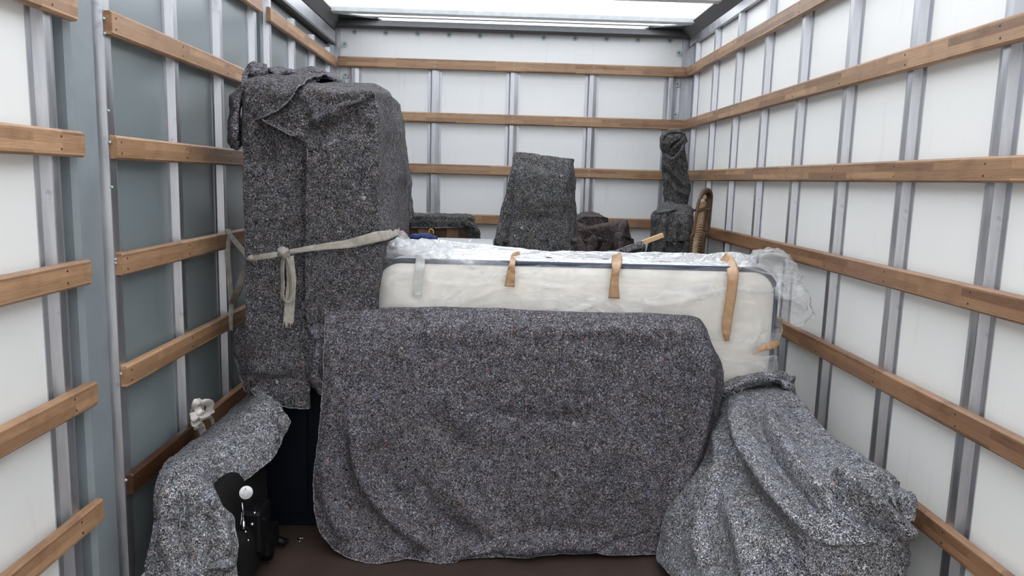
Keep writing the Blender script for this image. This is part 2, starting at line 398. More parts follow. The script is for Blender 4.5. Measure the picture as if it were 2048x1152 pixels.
o = struct(MB().box((XLp-.03, 3.79, 0), (XLp, YBp, 2.43)), 'wall_left', MAT['panel_blue'], smooth=False); o.name = 'wall_left.001'
struct(MB().box((-1.13, Y0, ZC), (1.30, 5.42, ZC+.004)), 'ceiling', MAT['roof_sheet'], smooth=False)
door = struct(MB().box((XLp-.03, YD0, 0.05), (XLp, YD1, 2.36)), 'door_1', MAT['panel_blue'], smooth=False)

tn = [0]
def trim(mb, mat, **kw):
    tn[0] += 1; o = mb.build('trim_%d' % tn[0], MAT[mat], None, smooth=False, **kw); o['kind'] = 'structure'; return o
def hat(side, c, wid=.066, base=None, z0=0.0, z1=2.41):
    """hat section upright: base flanges on the panel, sloped webs, flat face"""
    h = wid/2; mb = MB()
    prof = [(-h-.016, 0), (-h-.016, .003), (-h+.004, .003), (-h+.012, ST*.97), (-h+.016, ST), (h-.026, ST), (h-.002, ST-.009), (h, .003), (h+.014, .003), (h+.014, 0)]
    if side == 'R': P = [(XRp-d, c+t) for t, d in prof]
    elif side == 'L': P = [(XLp+d, c+t) for t, d in prof]
    else: P = [(c+t, YBp-d) for t, d in prof]
    return mb.prism(P, 2, z0, z1)
studsR = [1.505+.4565*k-.456 for k in range(0, 10)]
studsR = [s for s in studsR if s < 5.25]
for y in studsR: trim(hat('R', y+.03), 'aluminium')
studsB = [-1.0, -.445, .10, .65, 1.205]
for x in studsB: trim(hat('B', x, z1=2.19), 'aluminium')
for y in (1.06, 1.52, 1.975): trim(hat('L', y), 'aluminium')
for y in (2.268, 2.742, 3.185, 3.63): struct(hat('L', y, .076 if y < 2.3 else .068, z0=.05, z1=2.34), 'stiffener', MAT['aluminium'], door, smooth=False)
for y in (3.86, 4.31, 4.77, 5.21): trim(hat('L', y, .072, z1=2.24), 'aluminium')
for px, py in ((189, 30), (181, 57), (190, 217), (204, 283), (199, 375), (216, 522), (207, 531), (226, 755), (236, 972)):
    P = un(px, py, X=XLs+.001); P[1] = max(P[1], 2.242); a = MB(); a.tube([P, P+np.array([.006, 0, 0])], [.0055, .0035], 10); a.build('rivet', MAT['zinc'], door)
# posts of the side door opening
trim(MB().box((XLp-.05, 2.02, 0), (XLp-.03, 2.09, 2.42)), 'black_gap')
trim(MB().prism([(XLp-.06, 2.075), (XLs-.022, 2.075), (XLs-.010, 2.090), (XLs-.010, 2.202), (XLp-.06, 2.202)], 2, 0, 2.42), 'grey_paint')
trim(MB().box((XLp-.05, 3.68, 0), (XLp-.025, 3.80, 2.36)), 'black_gap')
# corner posts
trim(MB().box((XLp, 5.23, 0), (XLp+.018, YBp, 2.41)), 'aluminium')
trim(MB().box((XLp, YBp-.014, 0), (XLp+.062, YBp, 2.41)), 'aluminium')
trim(MB().box((XRp-.018, 5.26, 0), (XRp, YBp, 2.40)), 'aluminium')
trim(MB().box((XRp-.075, YBp-.014, 0), (XRp-.018, YBp, 2.40)), 'aluminium')
# header along the back wall, cant rails along the sides
trim(MB().prism([(YBp+.02, 2.402), (YBp-.05, 2.394), (YBp-.075, 2.41), (YBp-.065, 2.448), (YBp-.03, 2.455), (YBp+.02, 2.455)], 0, XLp, XRp), 'dark_metal')
trim(MB().prism([(XRp-.012, 2.345), (XRp-.035, 2.345), (XRp-.035, 2.395), (XRp-.012, 2.395)], 1, Y0, 5.33), 'aluminium')
trim(MB().prism([(XRp, 2.37), (XRp-.03, 2.39), (XRp-.10, 2.45), (XRp-.088, 2.468), (XRp+.04, 2.468), (XRp+.04, 2.37)], 1, Y0, 5.35), 'dark_metal')
trim(MB().box((XLp-.01, 3.66, 2.285), (XLp+.035, 5.33, 2.37)), 'aluminium')
trim(MB().box((XLp-.02, 3.66, 2.262), (XLp+.012, 5.20, 2.283)), 'black_gap')
trim(MB().box((XLp, 3.66, 2.272), (XLp+.05, 5.29, 2.286)), 'dark_metal')
trim(MB().prism([(XLp, 2.37), (XLp+.03, 2.385), (XLp+.08, 2.45), (XLp+.07, 2.468), (XLp-.04, 2.468), (XLp-.04, 2.37)], 1, Y0, 5.35), 'dark_metal')
for y in (5.06, 4.46, 3.86, 3.26, 2.66, 2.06, 1.46):
    trim(MB().prism([(y-.05, ZC-.002), (y-.05, ZC-.006), (y-.040, ZC-.030), (y+.040, ZC-.030), (y+.05, ZC-.006), (y+.05, ZC-.002)], 0, -1.10, 1.27), 'galvanised')
trim(MB().box((-1.08, 5.285, ZC-.010), (1.26, 5.292, ZC-.002)), 'dark_metal')
# dark gusset plates in the two top corners
for sx in (-1, 1):
    x = XLp+.05 if sx < 0 else XRp-.05
    trim(MB().add([(x, 5.36, 2.462), (x-sx*.30, 5.36, 2.462), (x-sx*.28, 5.30, 2.462), (x, 5.15, 2.462), (x, 5.36, 2.452), (x-sx*.30, 5.36, 2.452), (x-sx*.28, 5.30, 2.452), (x, 5.15, 2.452)],
                  [(0, 1, 2, 3), (7, 6, 5, 4), (0, 4, 5, 1), (1, 5, 6, 2), (2, 6, 7, 3), (3, 7, 4, 0)]), 'dark_metal')
# washers screwed through the back panel
back = bpy.data.objects['wall_back']
wpx = [(708, 63), (771, 65), (835, 67), (898, 69), (960, 71), (1024, 72), (1088, 75), (1151, 76), (1214, 77), (1277, 79), (1341, 80), (689, 88), (691, 150), (1358, 106), (1355, 168), (1351, 229)]
for px, py in wpx:
    P = un(px, py, Y=YBp-.018); P[1] = YBp-.0145 if (px < 700 or px > 1345) else YBp
    a = MB(); a.disc(P, (0, -1, 0), .0190, .003, 18); wsh = a.build('washer', MAT['zinc'], back, smooth=False)
    a = MB(); a.disc(P+np.array([0, -.003, 0]), (0, -1, 0), .0055, .002, 6); a.build('bolt', MAT['screw_dark'], wsh)

# ------------------------------------------------------------------ lashing rails
def rail(side, a, b, z0, z1, mat, label, group, xs=(), hh=.0345):
    """wooden lashing rail: local x along its length, local y through its thickness"""
    L = b-a; e = .006
    V = [];
    prof = [(-PT/2, -hh+e), (-PT/2+e, -hh), (PT/2, -hh), (PT/2, hh), (-PT/2+e, hh), (-PT/2, hh-e)]
    n = len(prof)
    for x, sc in ((0, .93), (.005, 1), (L-.005, 1), (L, .93)):
        for p, q in prof: V.append((x, p if p > 0 else p*(sc if p < 0 else 1), q*sc if sc < 1 else q))
    Fc = [tuple(range(n))[::-1], tuple(range(3*n, 4*n))]
    for s in range(3):
        for i in range(n): Fc.append((s*n+i, s*n+(i+1) % n, (s+1)*n+(i+1) % n, (s+1)*n+i))
    me = bpy.data.meshes.new('wooden_rail'); me.from_pydata(V, [], Fc); me.materials.append(MAT[mat])
    o = bpy.data.objects.new('wooden_rail', me); COL.objects.link(o)
    tilt = math.atan2(z1-z0, L)
    if side == 'B': o.location = (a, YB+PT/2, z0); o.rotation_euler = (0, -tilt, 0)
    elif side == 'R': o.location = (XR+PT/2, b, z1); o.rotation_euler = (0, tilt, -math.pi/2)   # +x runs towards the camera
    else: o.location = (XL-PT/2, a, z0); o.rotation_euler = (0, -tilt, math.pi/2)
    tag(o, label, 'rail', group)
    for x in xs:
        for q in (-.016, .016):
            t = (x-a) if side != 'R' else (b-x)
            m_ = MB(); m_.disc((t+random.uniform(-.004, .004), -PT/2-.0006, q), (0, 1, 0), .0036, .002, 8)
            s = m_.build('screw', MAT['zinc'] if side == 'B' else MAT['screw_dark'], None)
            s.location = Vector(s.location); s.parent = o
    return o
names = ['topmost', 'second from the top', 'third from the top', 'fourth from the top', 'fifth from the top', 'lowest']
for k in range(6):
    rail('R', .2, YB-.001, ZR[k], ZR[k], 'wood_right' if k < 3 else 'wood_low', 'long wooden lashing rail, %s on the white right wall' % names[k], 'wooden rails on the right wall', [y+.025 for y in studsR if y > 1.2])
for k in range(4):
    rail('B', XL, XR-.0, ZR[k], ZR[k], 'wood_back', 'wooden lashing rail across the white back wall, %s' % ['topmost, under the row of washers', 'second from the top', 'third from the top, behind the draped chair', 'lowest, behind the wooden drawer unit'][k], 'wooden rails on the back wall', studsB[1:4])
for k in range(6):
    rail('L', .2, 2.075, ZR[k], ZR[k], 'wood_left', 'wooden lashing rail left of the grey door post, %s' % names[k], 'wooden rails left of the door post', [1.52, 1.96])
for k in range(6):
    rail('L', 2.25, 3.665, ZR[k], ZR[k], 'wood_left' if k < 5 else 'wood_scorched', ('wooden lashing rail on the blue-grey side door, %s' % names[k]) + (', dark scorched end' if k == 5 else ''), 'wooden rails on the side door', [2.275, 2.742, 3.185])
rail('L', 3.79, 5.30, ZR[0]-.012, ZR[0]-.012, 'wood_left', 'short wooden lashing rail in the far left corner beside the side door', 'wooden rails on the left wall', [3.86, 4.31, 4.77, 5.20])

# ------------------------------------------------------------------ tall navy cupboard under blankets
cup = empty('cupboard', (-.71, 3.18, 0), 'tall dark navy cupboard hidden under grey blankets by the side door', 'cupboard')
MB().box((-.90, 2.865, .0), (-.47, 3.52, 1.64)).build('carcass', MAT['navy_board'], cup, smooth=False, bevel=.004)
MB().box((-.893, 2.853, .06), (-.722, 2.864, 1.62)).build('door', MAT['navy_board'], cup, smooth=False, bevel=.002)
MB().box((-.716, 2.853, .06), (-.480, 2.864, 1.62)).build('door', MAT['navy_board'], cup, smooth=False, bevel=.002)

# blanket A : left half of the front, its top flopping over the right blanket
A1 = sheet([
 [cY(498,150,3.3), cY(520,148,3.3), cY(560,150,3.3), cY(610,152,3.3), cY(640,156,3.3)],
 [cY(488,166,2.88), cY(515,160,2.88), cY(555,158,2.9), cY(600,160,2.92), cY(630,168,2.92)],
 [cY(487,215,2.80), cY(515,215,2.79), cY(550,215,2.80), cY(590,220,2.80), cY(622,225,2.80)],
 [cY(486,300,2.80), cY(515,300,2.795), cY(550,300,2.80), cY(590,300,2.80), cY(622,300,2.80)],
 [cY(488,450,2.80), cY(515,450,2.80), cY(550,450,2.80), cY(590,450,2.80), cY(622,450,2.80)],
 [cY(490,600,2.80), cY(515,600,2.795), cY(550,600,2.80), cY(590,600,2.80), cY(622,600,2.80)],
 [cY(493,700,2.80), cY(515,705,2.79), cY(550,705,2.79), cY(590,705,2.79), cY(621,705,2.79)],
 [cY(500,780,2.79), cY(520,798,2.78), cY(555,810,2.77), cY(590,816,2.77), cY(621,817,2.77)]],
 150, 46, [([(525,235),(535,290),(532,360)], -.012, 12), ([(510,170),(500,230),(505,300)], .014, 12), ([(606,290),(609,400),(611,520),(612,690)], -.010, 6), ([(500,260),(540,300),(560,330)], -.010, 10),
           ([(560,560),(540,640),(500,720)], .006, 14), ([(500,740),(545,745),(615,730)], .010, 9, 16), ([(500,770),(545,765),(590,750)], -.008, 8)], wr=.012, wf=5, seed=1)
A2 = sheet([  # upper flap lying over the corner of the right-hand blanket
 [cY(500,150,3.2), cY(540,146,3.2), cY(590,148,3.2), cY(650,150,3.2), cY(662,153,3.2)],
 [cY(494,168,2.86), cY(520,160,2.84), cY(556,160,2.84), cY(600,152,2.90), cY(640,150,3.0)],
 [cY(492,190,2.79), cY(515,186,2.77), cY(545,188,2.76), cY(578,182,2.74), cY(606,166,2.765)],
 [cY(492,215,2.785), cY(510,213,2.765), cY(532,212,2.76), cY(560,208,2.735), cY(582,196,2.725)],
 [cY(493,242,2.79), cY(505,240,2.775), cY(516,238,2.755), cY(526,235,2.735), cY(540,229,2.725)]],
 60, 60, [([(505,160),(500,200),(498,240)], .012, 8), ([(560,165),(540,195),(520,225)], .010, 10)], wr=.012, wf=8, seed=2)
A3 = sheet([  # ruffled left edge low down, beside the rail
 [cY(487,650,2.83), cY(478,655,2.90)], [cY(489,680,2.82), cY(472,690,2.92)], [cY(492,720,2.82), cY(474,728,2.88)], [cY(497,760,2.81), cY(483,762,2.86)], [cY(505,790,2.80), cY(494,786,2.82)]],
 40, 12, [([(480,660),(478,720)], .012, 6)], wr=.01, wf=14, seed=3)
blanket('moving_blanket', [A1, A2, A3], MAT['felt_dark'], 'charcoal felt blanket hanging over the left half of the tall cupboard, behind the strap knot', hems=[(0, 'b'), (1, 'b'), (1, 'r'), (2, 'r')])

# blanket B : right half of the front and the visible side
zB = .62
B1 = sheet([
 [cY(560,162,3.4), cY(600,163,3.4), cY(650,166,3.45), cY(700,166,3.5), cY(745,170,3.5), cY(765,178,3.5), cY(780,190,3.5), cY(790,200,3.52), cY(800,207,3.54)],
 [cY(575,175,2.84), cY(600,166,2.84), cY(640,173,2.82), cY(690,175,2.82), cY(738,175,2.81), cY(752,180,2.84), cY(770,186,3.0), cY(785,196,3.25), cY(801,212,3.52)],
 [cY(550,215,2.785), cY(590,212,2.77), cY(635,215,2.77), cY(690,212,2.77), cY(745,205,2.775), cY(756,212,2.82), cY(772,218,3.0), cY(788,226,3.25), cY(804,240,3.52)],
 [cY(522,234,2.745), cY(570,250,2.765), cY(625,262,2.765), cY(690,262,2.765), cY(748,260,2.77), cY(758,265,2.82), cY(774,270,3.0), cY(792,275,3.25), cY(808,290,3.52)],
 [cY(575,268,2.755), cY(595,272,2.765), cY(635,300,2.765), cY(690,310,2.765), cY(750,320,2.77), cY(760,320,2.82), cY(778,325,3.0), cY(797,330,3.25), cY(813,345,3.54)],
 [cY(613,290,2.765), cY(622,310,2.768), cY(650,380,2.77), cY(700,400,2.77), cY(752,400,2.77), cY(762,400,2.82), cY(782,400,3.0), cY(803,400,3.27), cY(818,400,3.58)],
 [cY(616,480,2.778), cY(630,480,2.775), cY(660,490,2.775), cY(705,490,2.775), cY(755,490,2.78), cY(764,490,2.83), cY(784,490,3.0), cY(805,485,3.25), cY(818,480,3.5)],
 [cY(617,600,2.79), cY(630,610,2.785), cY(660,610,2.78), cY(705,610,2.78), cY(752,610,2.785), w(-.44,2.84,.90), w(-.44,3.0,.90), w(-.44,3.25,.90), w(-.44,3.5,.9)],
 [cY(618,750,2.80), cY(630,755,2.80), cY(655,760,2.80), cY(700,760,2.80), cY(750,760,2.80), w(-.45,2.84,.62), w(-.45,3.0,.62), w(-.45,3.25,.62), w(-.45,3.5,.62)]],
 170, 130, [([(745,180),(700,205),(650,232),(606,252)], .020, 7, 16), ([(600,250),(660,262),(735,235)], -.012, 18), ([(752,178),(755,300),(755,470)], .006, 7), ([(611,285),(615,400),(616,520),(617,680)], .016, 5),
           ([(590,215),(620,240),(625,300)], -.010, 12), ([(600,180),(625,215),(632,255)], .008, 9), ([(790,215),(800,300),(806,380)], .016, 12), ([(780,260),(775,350),(772,450)], -.012, 12)], wr=.010, wf=5, seed=4)
B2 = sheet([  # corner hanging off the far side
 [cY(805,300,3.50), cY(812,330,3.56)], [cY(808,380,3.45), cY(820,380,3.56)], [cY(803,430,3.42), cY(829,430,3.56)], [cY(798,462,3.42), cY(806,458,3.52)]],
 40, 14, [([(815,340),(812,440)], .012, 5)], wr=.012, wf=10, seed=5)
blanket('moving_blanket', [B1, B2], MAT['felt_dark'], 'charcoal felt blanket over the right half and side of the tall cupboard')

hh_ = MB(); hh_.tube(B1[0][B1[2][:, 0]][62:112:2], .0026, 6); hh_.build('seam', MAT['hem'], bpy.data.objects['moving_blanket.001'])
# bunched blanket on top, with a sleeve hanging to the left over the rails
T1 = MB()
def crumple(mb, rows, nv, nu, folds=(), **kw):
    V, Fc, ix = sheet(rows, nv, nu, folds, **kw); mb.add(V, Fc.tolist())
crumple(T1, [  # curled loop at the left
 [cY(497,160,3.02), cY(510,162,2.98), cY(528,158,2.98), cY(537,150,3.0)],
 [cY(490,148,2.98), cY(506,150,2.92), cY(524,148,2.92), cY(534,140,2.95)],
 [cY(494,135,3.0), cY(506,133,2.94), cY(522,136,2.94), cY(533,133,2.98)],
 [cY(505,123,3.1), cY(512,124,3.06), cY(525,128,3.06), cY(534,131,3.08)],
 [cY(508,128,3.2), cY(516,130,3.2), cY(526,133,3.2), cY(532,138,3.18)]], 40, 40, wr=.016, wf=14, seed=6)
crumple(T1, [  # band running down from the loop to the sleeve
 [cY(500,128,3.05), cY(510,126,3.0)], [cY(490,140,2.95), cY(499,142,2.93)], [cY(483,162,2.86), cY(492,166,2.85)], [cY(482,200,2.84), cY(488,205,2.83)], [cY(482,290,2.84), cY(488,288,2.83)]], 60, 10, wr=.006, wf=12, seed=7)
crumple(T1, [  # hanging sleeve
 [cY(478,168,2.92), cY(483,165,2.86), cY(487,172,2.86)],
 [cY(466,205,2.94), cY(476,205,2.82), cY(487,205,2.86)],
 [cY(457,245,2.96), cY(470,245,2.80), cY(485,250,2.86)],
 [cY(455,275,2.96), cY(468,278,2.79), cY(484,280,2.86)],
 [cY(464,295,2.96), cY(473,299,2.82), cY(484,292,2.86)]], 60, 26, [([(474,180),(468,270)], .012, 7), ([(462,290),(484,284)], -.012, 5)], wr=.012, wf=14, seed=8)
crumple(T1, [  # rolled edge lying along the top, open towards the camera
 [cY(540,165,3.25), cY(565,164,3.3), cY(600,160,3.35), cY(640,163,3.4), cY(670,169,3.45), cY(688,172,3.5)],
 [cY(530,155,3.15), cY(560,150,3.3), cY(600,150,3.4), cY(640,155,3.45), cY(670,160,3.5), cY(690,168,3.55)],
 [cY(532,143,3.18), cY(563,140,3.22), cY(600,141,3.3), cY(635,140,3.35), cY(664,150,3.42), cY(688,163,3.48)],
 [cY(545,150,3.08), cY(572,144,3.12), cY(605,149,3.2), cY(640,147,3.26), cY(662,156,3.35), cY(686,168,3.42)],
 [cY(548,157,3.1), cY(575,150,3.14), cY(607,153,3.22), cY(640,152,3.28), cY(662,160,3.37), cY(684,170,3.44)]], 50, 90, wr=.016, wf=11, seed=9)
crumple(T1, [  # tongue crossing in front of the roll
 [cY(565,175,2.95), cY(590,168,2.98), cY(620,160,3.05), cY(640,158,3.2)],
 [cY(560,160,2.95), cY(585,157,3.0), cY(612,152,3.08), cY(632,150,3.2)],
 [cY(575,152,3.05), cY(595,148,3.1), cY(618,145,3.15), cY(636,147,3.25)]], 30, 40, wr=.010, wf=12, seed=10)
o = T1.build('moving_blanket', MAT['felt_grey'], None, solid=.006)
tag(o, 'bunched grey blanket rolled up on top of the tall cupboard', 'blanket')

# ------------------------------------------------------------------ front low furniture under a wide blanket
C1 = sheet([
 [w(-.63,2.84,.35), w(-.3,2.84,.35), w(.05,2.84,.35), w(.4,2.84,.35), w(.7,2.84,.35), w(.84,2.84,.4), w(.90,2.84,.3)],
 [cY(652,640,2.83), cY(800,632,2.83), cY(980,636,2.83), cY(1150,642,2.83), cY(1330,648,2.83), cY(1392,652,2.83), cY(1410,670,2.83)],
 [cY(650,648,2.72), cY(800,646,2.71), cY(980,648,2.70), cY(1150,653,2.70), cY(1330,657,2.70), cY(1400,660,2.72), cY(1422,690,2.76)],
 [cY(648,700,2.685), cY(800,700,2.68), cY(980,700,2.68), cY(1150,705,2.68), cY(1330,705,2.68), cY(1412,705,2.69), cY(1443,735,2.77)],
 [cY(645,780,2.68), cY(800,780,2.67), cY(980,780,2.675), cY(1150,780,2.675), cY(1330,780,2.67), cY(1410,780,2.68), cY(1444,785,2.75)],
 [cY(636,880,2.68), cY(790,880,2.66), cY(975,880,2.67), cY(1150,880,2.67), cY(1325,880,2.665), cY(1392,875,2.67), cY(1425,870,2.72)],
 [cY(627,970,2.67), cY(780,975,2.65), cY(970,980,2.66), cY(1150,980,2.66), cY(1310,975,2.655), cY(1365,970,2.66), cY(1400,965,2.70)],
 [cY(636,1050,2.65), cY(765,1065,2.61), cY(965,1065,2.64), cY(1150,1060,2.65), cY(1290,1055,2.64), cY(1335,1050,2.65), cY(1362,1050,2.68)],
 [cY(668,1100,2.62), cY(705,1119,2.59), cY(742,1127,2.57), cY(778,1124,2.575), cY(815,1117,2.60), cY(855,1123,2.585), cY(892,1127,2.58), cY(935,1117,2.61), cY(985,1113,2.62), cY(1060,1107,2.63), cY(1130,1104,2.64), cY(1175,1098,2.65), cY(1205,1108,2.63), cY(1260,1110,2.63), cY(1322,1108,2.65)]],
 190, 210, [([(700,800),(720,940),(790,1040),(880,1105)], .022, 14, 26), ([(740,860),(765,960),(850,1050),(900,1080)], -.012, 22),
            ([(690,840),(690,960),(720,1060)], -.010, 16), ([(650,900),(660,1010),(710,1090)], .014, 16),
            ([(850,820),(900,870),(960,920)], -.012, 22), ([(880,930),(930,1010),(1020,1080),(1100,1095)], .012, 24), ([(820,940),(880,1030),(960,1085)], -.012, 14),
            ([(960,820),(1060,835),(1180,835)], -.008, 12), ([(980,1075),(1100,1062),(1260,1075)], -.010, 16), ([(1000,1095),(1120,1088),(1240,1092)], .012, 14),
            ([(1405,670),(1415,780),(1385,920),(1325,1060)], .012, 12), ([(1385,700),(1390,820),(1360,940)], -.006, 14), ([(665,652),(662,800),(650,900)], .006, 8),
            ([(1100,700),(1200,690),(1330,720)], -.005, 26), ([(1200,880),(1280,940),(1300,1040)], .007, 30)], wr=.006, wf=4, fs=2.1, seed=11)
C2 = sheet([  # gathered corner at the left end
 [cY(655,640,2.80), cY(640,641,2.82), cY(618,648,2.82)], [cY(654,660,2.72), cY(636,655,2.74), cY(616,660,2.77)], [cY(650,680,2.70), cY(640,690,2.72), cY(622,684,2.76)],
 [cY(647,720,2.71), cY(634,720,2.70), cY(616,715,2.76)], [cY(646,760,2.72), cY(632,760,2.71), cY(613,750,2.76)], [cY(646,793,2.72), cY(634,786,2.73), cY(622,770,2.76)]],
 60, 24, [([(622,655),(636,680)], .014, 5), ([(642,660),(634,700),(628,770)], .010, 5), ([(652,650),(648,700)], -.012, 5)], wr=.014, wf=14, seed=12)
blanket('moving_blanket', [C1, C2], MAT['felt_grey'], 'largest grey felt blanket, draped over the wide low furniture in the middle', hems=[(0, 'b'), (0, 'l')])
fb = empty('low_furniture', (.09, 2.76, 0), 'wide low piece of furniture wholly covered by the large front blanket', 'furniture')
MB().box((-.60, 2.735, 0), (.80, 2.825, .80)).build('board', MAT['board_brown'], fb, smooth=False)

# ------------------------------------------------------------------ right blanket
D1 = sheet([
 [cY(1425,870,2.86), cY(1432,830,2.88), cY(1452,775,2.90), cY(1510,760,2.92), cY(1565,762,2.92), cY(1588,795,2.90)],
 [cY(1398,940,2.72), cY(1432,880,2.70), cY(1470,805,2.74), cY(1530,785,2.76), cY(1590,790,2.74), cY(1612,822,2.72)],
 [cY(1350,1035,2.62), cY(1412,980,2.50), cY(1495,855,2.52), cY(1580,842,2.48), cY(1650,858,2.44), cY(1680,880,2.42)],
 [cY(1312,1105,2.60), cY(1408,1070,2.36), cY(1525,930,2.28), cY(1630,905,2.24), cY(1710,905,2.20), cY(1742,925,2.20)],
 [cY(1325,1132,2.48), cY(1425,1140,2.22), cY(1560,1005,2.10), cY(1665,965,2.04), cY(1750,945,2.04), cY(1792,958,2.08)],
 [cY(1352,1160,2.38), cY(1440,1190,2.12), cY(1570,1090,2.02), cY(1680,1050,1.95), cY(1775,1030,1.95), cY(1806,1030,2.00)],
 [cY(1380,1190,2.30), cY(1460,1240,2.08), cY(1590,1190,1.99), cY(1690,1170,1.93), cY(1785,1140,1.93), cY(1814,1110,2.00)],
 [cZ(1400,1260,0.0), cZ(1480,1340,0.0), w(.72,1.95,0), w(.87,1.90,0), w(1.02,1.90,0), w(1.12,2.0,0)]],
 200, 180, [([(1480,800),(1490,880),(1550,980),(1650,1090)], .030, 16, 24), ([(1455,860),(1475,960),(1560,1070),(1590,1152)], -.020, 20),
            ([(1530,810),(1560,880),(1620,960),(1680,1010)], .018, 14, 20), ([(1505,800),(1525,880),(1590,980),(1640,1040)], -.020, 12),
            ([(1440,830),(1440,940),(1410,1040),(1400,1152)], .020, 12), ([(1425,900),(1400,1010),(1355,1085)], -.020, 10), ([(1430,840),(1385,960),(1320,1095)], .016, 14),
            ([(1660,950),(1710,985),(1770,1040),(1812,1090)], .030, 9, 16), ([(1650,975),(1700,1015),(1790,1090)], -.016, 12), ([(1570,800),(1620,850),(1700,905)], -.008, 16),
            ([(1460,1000),(1490,1100),(1500,1180)], .014, 18), ([(1640,1080),(1700,1082),(1760,1080)], .010, 6)], wr=.010, wf=5, fs=2.1, seed=13)
D2 = sheet([  # turned-up roll along its far edge
 [cY(1440,800,2.84), cY(1475,790,2.80), cY(1520,772,2.80), cY(1560,770,2.82), cY(1590,800,2.84)],
 [cY(1442,785,2.82), cY(1478,775,2.76), cY(1520,762,2.76), cY(1562,760,2.78), cY(1592,785,2.82)],
 [cY(1448,768,2.84), cY(1480,755,2.80), cY(1522,748,2.80), cY(1564,747,2.82), cY(1590,765,2.86)],
 [cY(1458,762,2.92), cY(1488,750,2.90), cY(1525,745,2.90), cY(1562,745,2.92), cY(1585,756,2.94)]],
 40, 90, [([(1450,790),(1500,768),(1550,755),(1585,765)], -.022, 5), ([(1560,762),(1580,775),(1572,800)], .018, 5), ([(1545,750),(1570,760),(1592,758)], .014, 4)], wr=.014, wf=12, seed=14)
D3 = sheet([  # crumpled corner pressed to the wall rail
 [cY(1765,950,2.05), cY(1790,962,2.05), cY(1800,975,2.08)], [cY(1772,985,1.98), cY(1800,985,1.98), cY(1812,995,2.05)], [cY(1782,1010,1.97), cY(1808,1010,1.97), cY(1819,1020,2.04)], [cY(1790,1040,1.98), cY(1808,1042,1.98), cY(1812,1048,2.04)],
 [cY(1795,1090,1.97), cY(1812,1090,1.97), cY(1818,1095,2.04)], [cY(1795,1160,1.95), cY(1808,1160,1.96), cY(1814,1160,2.03)]],
 60, 30, [([(1790,965),(1800,1000),(1790,1030)], -.026, 5), ([(1805,980),(1812,1020),(1800,1045)], .018, 4), ([(1778,990),(1795,1015)], .018, 4)], wr=.02, wf=14, seed=15)
blanket('moving_blanket', [D1, D2, D3], MAT['felt_light'], 'pale grey felt blanket in deep folds against the right wall', hems=[(0, 'l')])

# ------------------------------------------------------------------ mattress in plastic
mt = empty('mattress', (.33, 3.02, 0), 'cream mattress wrapped in clear plastic film standing on its side, brown tape strips', 'mattress')
mx0, mx1, mz1, my0, my1 = -.462, 1.114, 1.078, 2.905, 3.10
def outline(x0, x1, z0, z1, r, k=7):
    P = []
    for cx, cz, a0 in ((x0+r, z1-r, math.pi), (x1-r, z1-r, math.pi/2), (x1-r, z0+r, 0), (x0+r, z0+r, -math.pi/2)):
        for i in range(k): a = a0-i*(math.pi/2)/(k-1); P.append((cx+r*math.cos(a), cz+r*math.sin(a)))
    return P
def slab(ys, mat, name, parent, inset=None, r=.10):
    V = []; Fc = []; n = None
    for y, d in ys:
        P = outline(mx0+d, mx1-d, .0+d, mz1-d, max(r-d, .02)); n = len(P)
        V += [(x, y, z) for x, z in P]
    for s in range(len(ys)-1):
        for i in range(n): Fc.append((s*n+i, s*n+(i+1) % n, (s+1)*n+(i+1) % n, (s+1)*n+i))
    Fc += [tuple(range(n))[::-1], tuple(range((len(ys)-1)*n, len(ys)*n))]
    return mk(name, V, Fc, mat, parent)
slab([(my0+.004, .0), (my0+.03, -.004), (my0+.12, -.007), (my1-.03, -.004), (my1-.004, .0)], MAT['mattress_border'], 'border', mt)
slab([(my0-.022, .12), (my0-.018, .05), (my0-.006, .012), (my0+.004, .002)], MAT['mattress_cloth'], 'cover_panel', mt)
slab([(my1-.004, .002), (my1+.006, .012), (my1+.018, .05), (my1+.022, .12)], MAT['mattress_cloth'], 'cover_panel', mt)
for y in (my0, my1):
    MB().tube([(x, y, z) for x, z in outline(mx0, mx1, 0.01, mz1, .10)], .0105, 8, closed=True).build('piping', MAT['piping'], mt)
xs = [-.495, -.48, -.44, -.30, -.10, .15, .40, .65, .88, 1.04, 1.115, 1.132]
dz = [-.30, -.10, .004, .020, .012, -.006, -.008, -.006, -.004, -.001, -.07, -.25]
rows_b = [[w(x, 3.15, .45) for x in xs],
        [w(x, 3.13, 1.07+min(d, .02)) for x, d in zip(xs, dz)],
        [w(x, 3.08, 1.092+d) for x, d in zip(xs, dz)],
        [w(x, 2.97, 1.10+d*.8) for x, d in zip(xs, dz)], [w(x, 2.915, 1.092+min(d, 0.005)) for x, d in zip(xs, dz)]]
rows = [[w(x, 2.917, 1.092+min(d, 0.005)) for x, d in zip(xs, dz)], [w(x, 2.885, 1.075+min(d, 0)) for x, d in zip(xs, dz)],
        [w(x, 2.872, .98+min(d, 0)*.6) for x, d in zip(xs, dz)],
        [w(x, 2.868, .75) for x in xs], [w(x, 2.868, .5) for x in xs], [w(x, 2.872, .03) for x in xs]]
for r in rows+rows_b: r[0][1] = max(r[0][1], 2.96) ; r[-1][1] = max(r[-1][1], 2.96)
